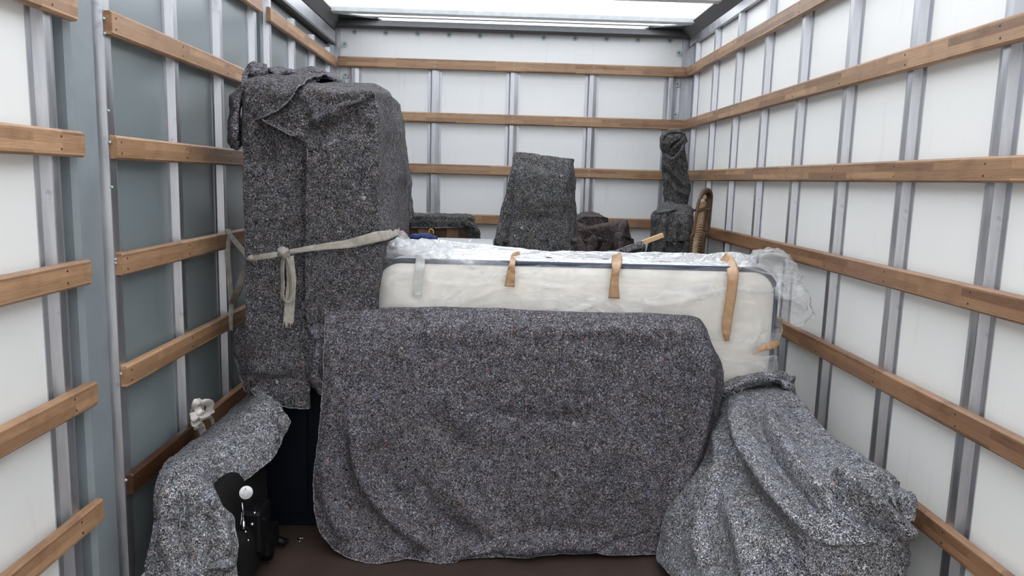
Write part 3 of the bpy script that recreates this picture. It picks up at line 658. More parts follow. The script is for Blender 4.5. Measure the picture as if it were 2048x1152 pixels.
pf = [([(1020,560),(940,600),(880,618),(800,600)], .012, 6), ([(1020,560),(930,570),(840,560)], .008, 5), ([(1020,560),(1120,575),(1220,570)], .010, 5),
      ([(1228,590),(1150,625),(1110,650)], .012, 5), ([(1228,590),(1320,610),(1440,580)], .008, 5), ([(1228,592),(1260,640)], .008, 4), ([(1280,540),(1380,560),(1460,545)], .008, 6),
      ([(765,560),(800,600),(880,640)], .008, 5), ([(1490,560),(1520,640),(1500,700)], .010, 6), ([(1455,680),(1400,640),(1350,600)], .010, 6), ([(1535,560),(1545,620),(1555,690)], .012, 6),
      ([(1460,640),(1500,660),(1550,650)], .010, 5), ([(1400,560),(1440,600),(1450,640)], .008, 6), ([(860,530),(960,550),(1060,545)], .006, 5)]
PL = MB()
V, Fc, ix = sheet(rows, 120, 230, pf, fs=1.0, wr=.010, wf=9, seed=16, edge=0); V[:, 1] = np.where((V[:, 2] < 1.06) & (V[:, 1] < 2.95) & (V[:, 1] > 2.865), np.minimum(V[:, 1], 2.878), V[:, 1]); PL.add(V, Fc.tolist())
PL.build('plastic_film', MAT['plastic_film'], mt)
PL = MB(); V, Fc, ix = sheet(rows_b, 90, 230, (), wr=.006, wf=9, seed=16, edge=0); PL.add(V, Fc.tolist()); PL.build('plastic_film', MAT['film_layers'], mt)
PL = MB()
pk = dict(wr=.022, wf=16, edge=0)
crumple(PL, [  # puffed bag at the top right
 [cY(1478,545,2.88), cY(1495,530,2.86), cY(1530,535,2.84), cY(1560,555,2.84), cY(1575,580,2.86)],
 [cY(1485,525,2.90), cY(1508,512,2.86), cY(1540,515,2.82), cY(1572,535,2.82), cY(1592,565,2.84)],
 [cY(1498,512,3.0), cY(1520,502,2.94), cY(1546,500,2.90), cY(1580,520,2.90), cY(1605,560,2.90)],
 [cY(1510,512,3.1), cY(1530,504,3.06), cY(1550,502,3.02), cY(1578,520,3.0), cY(1600,555,2.98)]], 60, 80, [([(1500,530),(1530,515),(1570,520)], .015, 5)], seed=17, **pk)
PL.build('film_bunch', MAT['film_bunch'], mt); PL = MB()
crumple(PL, [  # tail of film falling beside the mattress end
 [cY(1555,555,2.86), cY(1575,548,2.85), cY(1592,550,2.86), cY(1600,560,2.9)],
 [cY(1550,590,2.86), cY(1580,590,2.84), cY(1605,585,2.85), cY(1612,588,2.9)],
 [cY(1560,622,2.87), cY(1585,620,2.85), cY(1612,615,2.86), cY(1623,612,2.9)],
 [cY(1566,645,2.90), cY(1585,648,2.88), cY(1605,648,2.88), cY(1616,640,2.92)]], 60, 50, [([(1560,590),(1590,600),(1615,625)], .02, 6), ([(1565,625),(1600,640)], -.015, 6)], seed=18, **pk)
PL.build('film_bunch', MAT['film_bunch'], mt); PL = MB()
crumple(PL, [  # gathered neck at the top left
 [cY(757,545,2.90), cY(770,520,2.89), cY(800,515,2.88), cY(850,515,2.88), cY(900,515,2.885)],
 [cY(757,515,2.94), cY(772,492,2.93), cY(800,490,2.92), cY(850,498,2.94), cY(905,500,2.95)],
 [cY(763,492,2.98), cY(777,492,2.97), cY(800,474,2.98), cY(840,488,3.02), cY(905,490,3.08)],
 [cY(772,478,3.0), cY(784,494,3.0), cY(803,466,3.02), cY(822,484,3.06), cY(905,488,3.14)]], 60, 90, [([(775,490),(765,530)], .012, 5), ([(800,475),(790,500),(830,515)], .014, 5), ([(820,490),(880,495)], .01, 5)], seed=19, **pk)
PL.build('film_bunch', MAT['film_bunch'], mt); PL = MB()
if PL.V: PL.build('film_bunch', MAT['film_bunch'], mt)
def band(pts, wid, mat, name, parent, across=None, th=.0012, n=40, wr=.0015, seed=0, taper=None, nw=6):
    C = crom(np.array(pts), n); T = np.gradient(C, axis=0); T /= np.linalg.norm(T, axis=1, keepdims=True)+1e-9
    view = np.array([0, 0, H])-C; view /= np.linalg.norm(view, axis=1, keepdims=True)
    A = np.cross(T, view) if across is None else np.array([across]*n, float); A /= np.linalg.norm(A, axis=1, keepdims=True)+1e-9
    ws = wid*np.ones(n) if taper is None else wid*np.interp(np.linspace(0, 1, n), np.linspace(0, 1, len(taper)), taper)
    G = C[:, None, :]+A[:, None, :]*(np.linspace(-.5, .5, nw)[None, :, None]*ws[:, None, None])
    V = G.reshape(-1, 3); N = normals(G).reshape(-1, 3)
    d = np.array([noise.noise(Vector(p)*60+Vector((seed, 0, 0))) for p in V.tolist()])*wr; V = V+N*d[:, None]
    ix = np.arange(n*nw).reshape(n, nw); Fc = np.stack([ix[:-1, :-1], ix[:-1, 1:], ix[1:, 1:], ix[1:, :-1]], -1).reshape(-1, 4)
    return mk(name, V, Fc.tolist(), mat, parent, solid=th)
tb = dict(parent=mt, wr=.004)
band([cY(1040,508,3.05), cY(1030,512,2.98), cY(1025,525,2.862), cY(1022,545,2.850), cY(1019,573,2.850)], .034, MAT['brown_tape'], 'brown_tape', seed=1, taper=[.7, .9, .6, .9, 1.15], **tb)
band([cY(1232,508,3.05), cY(1234,515,2.96), cY(1233,532,2.858), cY(1229,560,2.850), cY(1228,597,2.850)], .036, MAT['brown_tape'], 'brown_tape', seed=2, taper=[1, 1.1, 1.15, .8, .9, 1.2], **tb)
band([cY(1446,512,3.04), cY(1458,522,2.96), cY(1466,545,2.858), cY(1463,585,2.845), cY(1456,630,2.845), cY(1453,660,2.845), cY(1454,682,2.845)], .037, MAT['brown_tape'], 'brown_tape', seed=3, taper=[1, 1.1, 1.15, 1.1, 1.05, 1.0, .9, .45], **tb)
band([cY(1505,709,2.845), cY(1525,697,2.842), cY(1545,690,2.845), cY(1558,684,2.86)], .030, MAT['brown_tape'], 'brown_tape', seed=4, taper=[.1, .7, 1.1, .7], **tb)
band([cY(843,490,3.04), cY(841,505,2.95), cY(840,530,2.866), cY(836,560,2.858), cY(834,592,2.858)], .036, MAT['clear_tape'], 'clear_tape', seed=5, **tb)
MB().tube([cY(799,466,3.02), cY(804,463,3.02), cY(809,468,3.02)], .006, 6).build('red_edge', MAT['red_print'], mt)

# ------------------------------------------------------------------ strap around the cupboard
xs_ = XL+.006
st = empty('lashing_strap', tuple(cY(500,517,2.90)), 'beige woven strap tied round the tall cupboard and looped over two door rails', 'strap')
off = 2.745
band([cX(458,468,xs_), cY(478,492,2.95), cY(499,516,2.78)], .020, MAT['webbing'], 'strap_end', st, th=.003)
band([cY(501,519,2.78), cY(488,545,2.90), cY(474,585,2.98), cX(463,610,xs_-.01)], .026, MAT['webbing'], 'strap_end', st, th=.003)
band([cX(451,466,XL-.012), cX(458,464,XL+.004), cX(455,500,XL+.006), cX(459,560,XL+.006), cX(463,610,XL+.006), cX(461,635,XL+.006), cX(461,662,XL+.004)], .021, MAT['webbing'], 'strap_end', st, th=.003)
band([cY(497,518,2.785), cY(515,515,2.76), cY(540,511,off), cY(568,506,off)], .026, MAT['webbing'], 'strap_band', st, th=.004, taper=[.8, .7, .8, .6])
band([cY(568,506,off), cY(600,500,off), cY(650,493,off), cY(700,487,off), cY(752,474,2.745), cY(775,470,2.87), cY(800,461,3.15)], .040, MAT['webbing'], 'strap_band', st, th=.003, taper=[.35, .45, .6, .8, 1, .9, .7])
kb = MB(); kc = cY(568,504,off-.012)
for a, b, r in (((-.016, 0, -.012), (.018, -.006, .010), .012), ((-.016, -.006, .010), (.016, 0, -.014), .012), ((0, -.012, .020), (.004, -.010, -.022), .010)):
    kb.tube([kc+np.array(a), kc+np.array([(a[0]+b[0])/2, -.016, (a[2]+b[2])/2]), kc+np.array(b)], [r*.8, r, r*.8], 10)
kb.build('knot', MAT['webbing'], st)
MB().tube([cY(497,518,2.775), cY(501,516,2.765), cY(504,521,2.775)], [.010, .014, .009], 10).build('loop_joint', MAT['webbing'], st)
band([cY(568,512,off-.005), cY(565,535,off-.004), cY(566,570,off-.004), cY(565,592,off-.006), cY(571,603,off-.014), cY(579,598,off-.016), cY(582,570,off-.016), cY(576,535,off-.014), cY(569,510,off-.012)],
     .030, MAT['webbing'], 'strap_tail', st, across=(.62, -.78, 0), th=.003, n=70)
band([cY(579,512,off-.004), cY(583,560,off-.002), cY(580,600,off-.002), cY(577,645,off-.002)], .036, MAT['webbing'], 'strap_tail', st, th=.003, taper=[.8, .9, 1, 1.05])
fr = MB()
for q in range(9):
    x = 568+q*2.2; fr.tube([cY(x, 643, off-.004), cY(x+random.uniform(-3, 2), 650+random.uniform(-2, 8), off-.006)], .0008, 4)
fr.build('frayed_threads', MAT['white_cloth'], st)

# cloth strap knotted round the lowest door rail
kn = empty('cloth_strap', tuple(cX(405,850,XL+.01)), 'off-white cloth strap knotted round the lowest rail of the side door', 'strap')
def lump(pts, r, name, seed, k=14, n=26, flat=.45, mat='white_cloth'):
    C = crom(np.array(pts), n); rr = r*(1+.3*np.array([noise.noise(Vector((i*.35, seed, 0))) for i in range(n)])); rr[0] *= .4; rr[-1] *= .4
    mb = MB(); mb.tube(C, rr.tolist(), k, flat=flat)
    return mb
K = XL+.03
mb = MB()
for pts, r in (([cX(388,826,K-.02), cX(391,806,K+.01), cX(402,803,K+.01), cX(404,818,K)], .012), ([cX(400,812,K), cX(408,804,K+.02), cX(420,808,K+.02), cX(418,822,K+.01)], .016),
               ([cX(388,832,K), cX(402,834,K+.02), cX(418,826,K+.02), cX(424,820,K)], .013), ([cX(386,826,K), cX(390,838,K+.02), cX(400,836,K)], .013), ([cX(394,815,K), cX(400,826,K+.02), cX(412,830,K)], .014), ([cX(386,842,K-.01), cX(388,850,K), cX(400,842,K+.01)], .008)):
    sub = lump(pts, r, '', len(mb.V)); mb.add(sub.V[0], sub.F)
mb.build('knot', MAT['white_cloth'], kn)
band([cX(386,858,XL-.004), cX(394,848,XL+.012), cX(402,856,XL+.012), cX(408,872,XL+.008)], .035, MAT['white_cloth'], 'strap_band', kn, th=.004, wr=.004, taper=[.6, 1, .9, .7])
band([cX(402,838,XL+.008), cX(416,834,XL+.016), cX(424,840,XL+.012), cX(428,862,XL+.008)], .014, MAT['white_cloth'], 'strap_band', kn, th=.004, wr=.003)

# ------------------------------------------------------------------ blanket and black chair, low on the left
E1 = sheet([
 [w(-1.02, 2.16, .02), w(-.93, 2.15, .03), w(-.86, 2.17, .05), w(-.80, 2.2, .08), w(-.78, 2.22, .10)],
 [cY(290,1150,2.17), cY(335,1150,2.14), cY(385,1150,2.14), cY(430,1144,2.18), cY(472,1130,2.24)],
 [cY(303,1055,2.20), cY(340,1058,2.16), cY(390,1058,2.17), cY(435,1065,2.20), cY(471,1078,2.26)],
 [cY(312,985,2.22), cY(345,985,2.18), cY(390,992,2.18), cY(425,1010,2.22), cY(450,1030,2.28)],
 [cY(322,938,2.30), cY(355,930,2.26), cY(390,945,2.26), cY(420,975,2.30), cY(442,1002,2.36)],
 [cX(365,895,-1.075), cY(405,890,2.46), cY(440,905,2.44), cY(470,935,2.44), cY(492,960,2.46)],
 [cX(425,852,-1.07), cY(460,850,2.64), cY(495,865,2.60), cY(522,890,2.58), cY(543,916,2.60)],
 [cX(468,815,-1.06), cY(500,810,2.74), cY(530,825,2.68), cY(550,850,2.66), cY(563,880,2.68)],
 [cY(505,778,2.79), cY(530,788,2.76), cY(552,802,2.73), cY(568,820,2.71), cY(582,840,2.72)]],
 170, 90, [([(345,960),(335,1040),(340,1140)], .020, 12), ([(365,975),(365,1060),(372,1140)], -.018, 12), ([(385,950),(410,1000),(440,1060),(450,1130)], .018, 12), ([(400,960),(425,1010),(468,1060)], .012, 8),
           ([(420,1000),(430,1080),(415,1140)], -.014, 12), ([(545,812),(555,850),(545,890)], .012, 7), ([(562,820),(556,850),(562,880)], -.012, 5)], wr=.012, wf=6, seed=20)
E2 = sheet([[cY(420,1128,2.19), cY(445,1118,2.18), cY(473,1112,2.24)], [cY(415,1136,2.15), cY(445,1134,2.13), cY(474,1130,2.21)], [cY(425,1142,2.17), cY(448,1143,2.15), cY(470,1138,2.24)]], 16, 40, wr=.006, wf=12, seed=21)
blanket('moving_blanket', [E1, E2], MAT['felt_light'], 'grey felt blanket thrown over the black chair low by the side door', hems=[(0, 'r'), (1, 't')])
ch = empty('office_chair', (-.86, 2.5, 0), 'black chair tipped over, its metal mechanism exposed under a grey blanket', 'chair')
# seat pad on edge under the blanket
def pad(c, r, mat, name, parent):
    u = np.linspace(0, math.pi, 14); v = np.linspace(0, 2*math.pi, 28, endpoint=False); V = []
    for a in u:
        for b_ in v:
            sa, ca = math.sin(a), math.cos(a); f = lambda t, e: math.copysign(abs(t)**e, t)
            V.append((c[0]+r[0]*f(sa, .6)*f(math.cos(b_), .6), c[1]+r[1]*f(sa, .6)*f(math.sin(b_), .6), c[2]+r[2]*f(ca, .6)))
    n = 28; Fc = [(i*n+j, i*n+(j+1) % n, (i+1)*n+(j+1) % n, (i+1)*n+j) for i in range(13) for j in range(n)]
    return mk(name, V, Fc, mat, parent)
pad((-.925, 2.52, .23), (.10, .26, .19), MAT['black_fabric'], 'seat_pad', ch)
pad((-.86, 2.38, .12), (.075, .10, .115), MAT['black_fabric'], 'backrest', ch)
m_ = MB(); m_.box((-.845, 2.40, .12), (-.765, 2.52, .27)); m_.box((-.83, 2.47, .07), (-.76, 2.60, .15)); m_.build('mechanism', MAT['black_plastic'], ch, smooth=False, bevel=.012)
lab = cY(492,985,2.36); vd = np.array([0, 0, H])-lab; vd /= np.linalg.norm(vd)
m_ = MB(); m_.disc(lab, vd+np.array([.2, 0, -.1]), .0215, .002, 28); L_ = m_.build('round_label', MAT['paper'], ch); L_['label'] = 'white round label'
nn = vd+np.array([.2, 0, -.1]); nn /= np.linalg.norm(nn); ux = np.cross([0, 0, 1], nn); ux /= np.linalg.norm(ux); uz = np.cross(nn, ux); ux2 = ux*math.cos(.12)+uz*math.sin(.12); uz2 = -ux*math.sin(.12)+uz*math.cos(.12)
m_ = MB()
for dz_, hw_ in ((.013, .003), (.008, .009), (.004, .011), (-.001, .015), (-.0045, .015), (-.009, .013), (-.013, .010)):
    a = lab+nn*.0035+uz2*dz_-ux2*hw_; b_ = lab+nn*.0035+uz2*dz_+ux2*hw_; m_.tube([a, b_], .0006 if dz_ < .012 else .0028, 5, flat=.3)
m_.build('label_print', MAT['print_grey'], L_)
MB().tube([cY(484,1005,2.37), cY(486,1022,2.37), cY(487,1042,2.37)], [.0025, .0035, .004], 8).build('release_rod', MAT['chrome'], ch)
MB().tube([cY(487,1040,2.37), cY(487,1052,2.36), cY(484,1062,2.36)], [.006, .008, .006], 8).build('bolt', MAT['chrome'], ch)
band([cY(484,1025,2.40), cY(478,1045,2.39), cY(471,1068,2.37)], .022, MAT['light_grey_board'], 'paper_tag', ch, th=.001, wr=.001, taper=[.4, 1, .6])
MB().tube([cY(499,1038,2.42), cY(505,1026,2.42), cY(512,1016,2.42)], .003, 8).build('lever', MAT['black_plastic'], ch)
MB().tube([cY(504,1030,2.42), cY(515,1035,2.42), cY(532,1040,2.42)], [.004, .005, .007], 8).build('lever', MAT['black_plastic'], ch)
for px, py, r in ((509, 1026, .005), (504, 1049, .006), (479, 1064, .005), (491, 1064, .005), (496, 1081, .005), (462, 1020, .003)):
    c_ = cY(px, py, 2.355); a = MB(); a.tube([c_+np.array([0, .012, 0]), c_, c_+np.array([0, -.004, 0])], [r*.8, r, r*.5], 10); a.build('bolt', MAT['chrome'], ch)
MB().tube([cZ(500,1072,.07), cZ(528,1074,.045), cZ(558,1080,.030), cZ(573,1084,.026)], [.028, .024, .022, .018], 12, flat=.7).build('base_leg', MAT['black_plastic'], ch)
MB().tube([w(-.80, 2.50, .12), w(-.82, 2.40, .06), w(-.81, 2.30, .03)], [.03, .026, .02], 12, flat=.7).build('base_leg', MAT['black_plastic'], ch)
MB().tube([w(-.80, 2.50, .20), w(-.79, 2.55, .10), w(-.80, 2.56, .03)], [.03, .026, .028], 12).build('gas_lift', MAT['black_plastic'], ch)
MB().tube([w(-.80, 2.56, .10), w(-.86, 2.66, .07), w(-.90, 2.72, .03)], [.03, .026, .02], 12, flat=.7).build('base_leg', MAT['black_plastic'], ch)
# staple-like hook on the floor
hk = cZ(601, 1080, .002); m_ = MB(); m_.tube([hk+np.array([.012*math.cos(a), .013*math.sin(a), .001]) for a in np.linspace(.9, 5.0, 10)], .0018, 6)
tag(m_.build('wire_hook', MAT['chrome']), 'small c-shaped wire hook lying on the dark floor', 'hook')

# ------------------------------------------------------------------ things behind the mattress
du = empty('drawer_unit', (-.33, 4.72, 0), 'brown wooden drawer unit back with a grey blanket over its top', 'cabinet')
MB().box((-.56, 4.60, 0), (-.135, 4.95, 1.165)).build('carcass', MAT['board_brown'], du, smooth=False, bevel=.004)
for i, x in enumerate((-.545, -.47, -.385, -.30, -.225, -.165)):
    x1 = (-.545, -.47, -.385, -.30, -.225, -.165, -.145)[i+1]; MB().box((x+.001, 4.590, .05), (x1-.001, 4.60, 1.16)).build('plank', MAT['board_brown'] if i % 2 else MAT['dark_wood'], du, smooth=False, bevel=.001)
for px, py in ((892, 461), (880, 473), (905, 473)):
    P = un(px, py, Y=4.589); a = MB(); a.disc(P, (0, -1, 0), .004, .001, 8); a.build('screw_hole', MAT['black_gap'], du)
G1 = sheet([
 [cY(822,428,4.95), cY(860,428,4.95), cY(910,429,4.95), cY(940,430,4.95), cY(948,440,4.95)],
 [cY(820,430,4.60), cY(860,428,4.60), cY(910,430,4.60), cY(942,432,4.60), cY(950,440,4.62)],
 [cY(820,440,4.565), cY(860,440,4.56), cY(908,441,4.56), cY(940,444,4.56), cY(956,456,4.60)],
 [cY(820,456,4.57), cY(860,455,4.57), cY(915,455,4.57), cY(932,452,4.56), cY(955,462,4.58)]], 40, 90, [([(925,440),(940,452),(955,470)], .02, 5)], wr=.014, wf=9, seed=22)
G2 = sheet([[cY(925,440,4.55), cY(938,438,4.54), cY(950,446,4.58)], [cY(932,458,4.56), cY(945,452,4.52), cY(957,462,4.56)], [cY(940,474,4.57), cY(950,468,4.52), cY(960,478,4.56)], [cY(938,490,4.58), cY(950,486,4.54), cY(958,490,4.58)], [w(-.14,4.58,.9), w(-.11,4.55,.9), w(-.09,4.58,.9)]],
           50, 30, [([(930,445),(945,460),(955,480)], -.02, 4), ([(940,450),(950,470)], .015, 3)], wr=.016, wf=16, seed=23)
blanket('moving_blanket', [G1, G2], MAT['felt_back'], 'small grey blanket folded over the top of the brown wooden drawer unit', hems=[(0, 'b')])
gb = empty('storage_box', (-.2, 4.1, 0), 'light grey box top just showing behind the mattress, blue bag on it', 'box')
zt = un(900, 488, Y=3.95)[2]
MB().box((-.46, 3.95, 0), (-.02, 4.35, zt-.02)).build('body', MAT['light_grey_board'], gb, smooth=False, bevel=.006)
MB().box((-.47, 3.94, zt-.02), (-.01, 4.36, zt)).build('lid', MAT['light_grey_board'], gb, smooth=False, bevel=.005)
bb = empty('bag', (-.38, 4.0, zt), 'dark blue cloth bag with a yellow clip behind the plastic-wrapped mattress', 'bag')
m_ = MB(); c0 = un(842, 489, Y=4.02); c0[2] = zt+.02
for dx, r in ((-.02, .028), (.015, .032), (.05, .024)):
    sub = lump([c0+np.array([dx-.03, 0, -.006]), c0+np.array([dx, -.02, .006]), c0+np.array([dx+.03, 0, -.006])], r, '', dx*50, flat=.8); m_.add(sub.V[0], sub.F)
m_.build('cloth', MAT['blue_cloth'], bb)
c1 = c0+np.array([.055, -.02, .035]); MB().tube([c1+np.array([.012*math.cos(a), 0, .018*math.sin(a)]) for a in np.linspace(-.4, 3.6, 12)], .003, 6).build('clip', MAT['yellow_clip'], bb)
pg = un(940, 484, Y=3.98); tag(MB().tube([w(pg[0]-.014, 3.98, zt), w(pg[0]+.008, 3.98, pg[2]+.01)], [.008, .007], 10).build('peg', MAT['paper']), 'small white peg sticking up behind the mattress near the drawer unit', 'peg')

H1 = sheet([   # chair cover
 [w(.06,4.75,.3), w(.12,4.75,.3), w(.25,4.75,.3), w(.36,4.75,.3), w(.46,4.7,.3), w(.46,4.6,.3)],
 [cY(1028,340,4.40), cY(1045,339,4.40), cY(1085,342,4.40), cY(1120,345,4.40), cY(1140,347,4.40), cY(1145,350,4.40)],
 [cY(1022,338,4.26), cY(1045,336,4.24), cY(1085,341,4.24), cY(1120,345,4.24), cY(1141,347,4.25), cY(1148,352,4.36)],
 [cY(1010,390,4.24), cY(1035,385,4.20), cY(1080,388,4.20), cY(1115,388,4.20), cY(1137,390,4.21), cY(1152,392,4.34)],
 [cY(1000,430,4.24), cY(1025,430,4.19), cY(1075,430,4.19), cY(1115,430,4.19), cY(1140,430,4.20), cY(1154,430,4.34)],
 [cY(990,480,4.24), cY(1010,480,4.17), cY(1065,480,4.17), cY(1120,480,4.17), cY(1144,480,4.18), cY(1153,480,4.32)],
 [cY(986,512,4.24), cY(1005,512,4.16), cY(1060,512,4.16), cY(1120,512,4.16), cY(1146,512,4.16), cY(1152,512,4.32)],
 [w(-.08,4.18,.03), w(0,4.08,.02), w(.18,4.06,.02), w(.32,4.06,.02), w(.44,4.08,.02), w(.47,4.3,.03)]],
 120, 90, [([(1012,400),(1004,450),(1000,505)], .02, 6), ([(1022,380),(1014,450),(1010,505)], -.016, 5), ([(1142,360),(1142,430),(1147,505)], -.02, 4), ([(1040,430),(1075,440),(1110,430)], -.008, 10)], wr=.014, wf=6, seed=24)
blanket('moving_blanket', [H1], MAT['felt_back'], 'dark grey blanket draped over a tall chair back, in front of the back wall', hems=[])
J1 = sheet([
 [cY(1150,432,4.75), cY(1165,424,4.75), cY(1185,423,4.75), cY(1203,430,4.75), cY(1218,443,4.75)],
 [cY(1150,446,4.55), cY(1168,440,4.52), cY(1190,440,4.52), cY(1205,442,4.55), cY(1216,448,4.6)],
 [cY(1150,480,4.5), cY(1168,470,4.48), cY(1190,470,4.48), cY(1205,470,4.5), cY(1214,470,4.55)],
 [w(.45,4.5,0), w(.55,4.48,0), w(.62,4.48,0), w(.68,4.5,0), w(.74,4.55,0)]], 60, 40, wr=.006, wf=8, fs=1.2, seed=25)
J2 = sheet([
 [cY(1150,442,4.45), cY(1175,450,4.45), cY(1200,446,4.45), cY(1225,444,4.48), cY(1250,441,4.5), cY(1256,446,4.6)],
 [cY(1150,448,4.34), cY(1178,456,4.36), cY(1205,453,4.40), cY(1228,452,4.40), cY(1250,444,4.36), cY(1260,460,4.55)],
 [cY(1150,475,4.30), cY(1180,480,4.34), cY(1205,480,4.42), cY(1228,478,4.40), cY(1246,470,4.30), cY(1263,480,4.52)],
 [cY(1150,512,4.26), cY(1180,512,4.28), cY(1200,512,4.42), cY(1222,512,4.40), cY(1240,512,4.26), cY(1268,512,4.50)],
 [w(.45,4.2,0), w(.55,4.22,0), w(.62,4.36,0), w(.68,4.34,0), w(.76,4.2,0), w(.84,4.45,0)]], 80, 90,
 [([(1165,455),(1185,475),(1195,505)], .02, 4), ([(1158,460),(1172,480),(1180,505)], -.016, 4), ([(1250,442),(1238,470),(1224,505)], .02, 5), ([(1175,452),(1192,470),(1208,505)], -.014, 5)], wr=.006, wf=7, fs=1.2, seed=26)
blanket('moving_blanket', [J1, J2], MAT['felt_brown'], 'brownish maroon blanket heaped over furniture right of the draped chair', hems=[])
# stick wrapped in a dark blanket
sk = MB(); a, b_ = cY(1326,470,3.62), cY(1225,508,3.62); d_ = (b_-a); e_ = d_/np.linalg.norm(d_); uu = np.array([0, 1., 0]); vv = np.cross(e_, uu)
V = [p+uu*s1*.012+vv*s2*.011 for p in (a, a+d_*2.2) for s1, s2 in ((-1, -1), (1, -1), (1, 1), (-1, 1))]
sk.add(V, [(0, 1, 2, 3), (7, 6, 5, 4), (0, 4, 5, 1), (1, 5, 6, 2), (2, 6, 7, 3), (3, 7, 4, 0)])
tag(sk.build('wooden_stick', MAT['stick_wood'], smooth=False, bevel=.002), 'pale square wooden stick poking out of a dark blanket behind the mattress', 'stick')
Q1 = sheet([
 [cY(1290,486,3.66), cY(1270,492,3.66), cY(1245,500,3.66), cY(1212,508,3.66), cY(1170,520,3.66)],
 [cY(1287,484,3.60), cY(1268,488,3.59), cY(1242,496,3.59), cY(1208,505,3.59), cY(1170,516,3.6)],
 [cY(1290,495,3.57), cY(1270,499,3.56), cY(1244,507,3.56), cY(1210,514,3.56), cY(1172,524,3.57)],
 [cY(1291,512,3.60), cY(1271,514,3.59), cY(1246,520,3.59), cY(1212,524,3.59), cY(1176,530,3.6)],
 [w(.74,3.60,.55), w(.66,3.6,.5), w(.6,3.6,.5), w(.5,3.6,.5), w(.4,3.6,.55)], [w(.74,3.60,.0), w(.66,3.6,.0), w(.6,3.6,.0), w(.5,3.6,.0), w(.4,3.6,.0)]], 60, 60, wr=.012, wf=12, seed=27)
blanket('moving_blanket', [Q1], MAT['felt_dark'], 'dark blanket wrapped round the wooden stick just above the mattress', hems=[])
# box in the corner
R1 = sheet([
 [w(.92,4.70,.8), w(.98,4.70,.8), w(1.06,4.70,.8), w(1.14,4.70,.8), w(1.18,4.6,.8)],
 [cY(1314,418,4.65), cY(1335,415,4.65), cY(1355,417,4.65), cY(1375,420,4.65), cY(1386,428,4.6)],
 [cY(1312,426,4.42), cY(1330,421,4.38), cY(1352,422,4.38), cY(1376,424,4.38), cY(1388,430,4.42)],
 [cY(1314,445,4.38), cY(1328,440,4.33), cY(1352,440,4.34), cY(1374,442,4.33), cY(1388,448,4.38)],
 [cY(1314,480,4.37), cY(1327,480,4.31), cY(1350,480,4.33), cY(1372,480,4.31), cY(1386,480,4.37)],
 [cY(1314,512,4.36), cY(1326,512,4.31), cY(1350,512,4.33), cY(1371,512,4.31), cY(1384,512,4.36)],
 [w(.90,4.34,0), w(.95,4.28,0), w(1.02,4.30,0), w(1.09,4.28,0), w(1.13,4.34,0)]], 100, 60,
 [([(1340,435),(1339,480),(1339,510)], -.012, 4), ([(1350,435),(1350,510)], .012, 4), ([(1362,440),(1362,510)], -.014, 4), ([(1374,432),(1372,510)], .010, 4), ([(1328,432),(1326,510)], .010, 4)], wr=.008, wf=8, seed=28)
R2 = sheet([  # fold falling to its left
 [cY(1330,415,4.50), cY(1345,414,4.50), cY(1370,418,4.5)],
 [cY(1312,420,4.42), cY(1326,422,4.36), cY(1345,420,4.36)],
 [cY(1303,432,4.44), cY(1310,432,4.38), cY(1320,436,4.36)],
 [cY(1301,470,4.46), cY(1308,470,4.40), cY(1316,470,4.38)],
 [cY(1301,512,4.46), cY(1308,512,4.40), cY(1316,512,4.38)], [w(.86,4.44,0), w(.88,4.40,0), w(.91,4.36,0)]], 60, 24, wr=.008, wf=12, seed=29)
blanket('moving_blanket', [R1, R2], MAT['felt_back'], 'dark blanket over the square box beside the cane chair back', hems=[])
MBx = MB(); MBx.box((.975, 4.44, 0), (1.12, 4.62, 1.15)); tag(MBx.build('box', MAT['board_brown'], smooth=False), 'square box hidden under the dark blanket in the far right corner', 'box')
# rolled blanket standing in the corner
T = []
for z, px0, px1 in ((None, 1322, 1372), ):
    pass
prof = [(512, 1326, 1374), (415, 1328, 1374), (380, 1326, 1375), (340, 1324, 1374), (310, 1324, 1371), (285, 1322, 1371), (270, 1325, 1370), (262, 1338, 1362)]
rows = []
for py, a0, a1 in [(700, 1328, 1374)]+prof:
    L0, L1 = cY(a0, py, 4.85), cY(a1, py, 4.85); c_ = (L0+L1)/2; r_ = (L1[0]-L0[0])/2
    rows.append([c_+np.array([r_*math.cos(t), -r_*.8*math.sin(t), 0]) for t in np.linspace(math.pi+.5, -.5, 9)])
rows[0] = [w(p[0], p[1], .0) for p in rows[0]]
U1 = sheet(rows, 150, 60, [([(1328,320),(1345,345),(1372,372)], .020, 5), ([(1326,335),(1345,362),(1372,385)], -.014, 4), ([(1330,355),(1350,375),(1374,395)], .012, 4), ([(1365,300),(1372,360),(1372,400)], .014, 4)], wr=.016, wf=9, seed=30)
UM = MB(); UM.add(U1[0], U1[1].tolist())
def cord(pts, r, Yd): sub = lump([cY(a_, b2, Yd+dy) for a_, b2, dy in pts], r, '', r*100, flat=.5, n=40); UM.add(sub.V[0], sub.F)
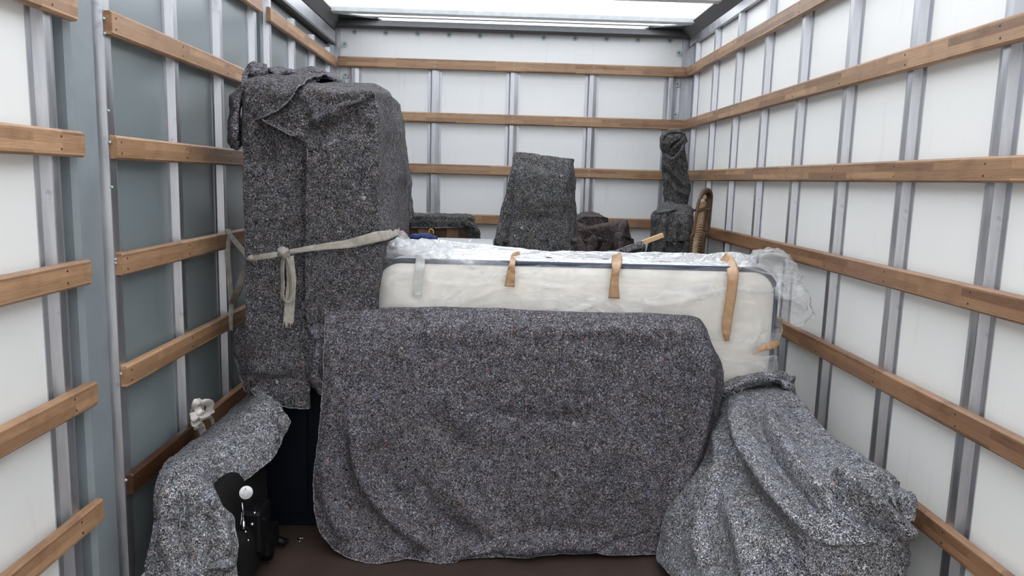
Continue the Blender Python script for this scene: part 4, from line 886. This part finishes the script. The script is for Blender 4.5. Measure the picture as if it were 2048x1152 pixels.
cord([(1326,300,0),(1325,275,-.02),(1340,263,-.03),(1362,266,-.02),(1371,285,0)], .028, 4.77)
cord([(1330,308,0),(1345,318,-.04),(1360,304,-.04),(1369,280,0)], .022, 4.75)
cord([(1333,305,0),(1336,288,-.03),(1350,276,-.03),(1366,272,0)], .020, 4.74)
cord([(1340,312,0),(1350,296,-.03),(1362,284,-.03),(1370,276,0)], .018, 4.74)
cord([(1327,300,0),(1330,286,-.03),(1342,278,-.03),(1352,268,0)], .018, 4.745)
o = UM.build('moving_blanket', MAT['felt_back'], None, solid=.004); tag(o, 'rolled dark blanket standing upright in the far right corner with a twisted top', 'blanket')
# cane chair back
cn = empty('cane_chair', tuple(w(1.16, 4.1, 0)), 'dark wooden chair with a rounded back of woven cane leaning on the right wall', 'chair')
fl = [cY(1380,512,3.95), cY(1386,470,3.97), cY(1392,435,4.0), cY(1397,405,4.03), cY(1404,388,4.07), cY(1413,380,4.12), cY(1418,390,4.17), cY(1416,420,4.17), cY(1411,465,4.15), cY(1401,512,4.12)]
lo0 = fl[0].copy(); lo1 = fl[-1].copy(); lo0[2] = 0; lo1[2] = 0
fl2 = crom(np.array([lo0]+fl+[lo1]), 80)
MB().tube(fl2, np.interp(np.linspace(0, 1, 80), [0, .4, .5, .6, 1], [.009, .009, .016, .022, .022]).tolist(), 10, flat=.75).build('back_frame', MAT['dark_wood'], cn)
LF = crom(np.array([cY(1383,512,3.97), cY(1389,470,3.99), cY(1395,435,4.02), cY(1400,405,4.05), cY(1406,393,4.08)]), 32); RF = crom(np.array([cY(1398,512,4.10), cY(1404,470,4.12), cY(1409,432,4.13), cY(1412,405,4.13), cY(1412,392,4.12)]), 32)
for i in range(0, 32):
    if 24 <= i <= 27: continue
    a, b_ = LF[i], RF[i]; m_ = (a+b_)/2+np.array([0, 0, .004]); MB().tube([a, m_, b_], .0048, 6).build('cane_slat', MAT['cane'], cn)
MB().tube([cY(1394,421,4.01), cY(1413,417,4.13)], .024, 8, flat=.4).build('crossbar', MAT['dark_wood'], cn)
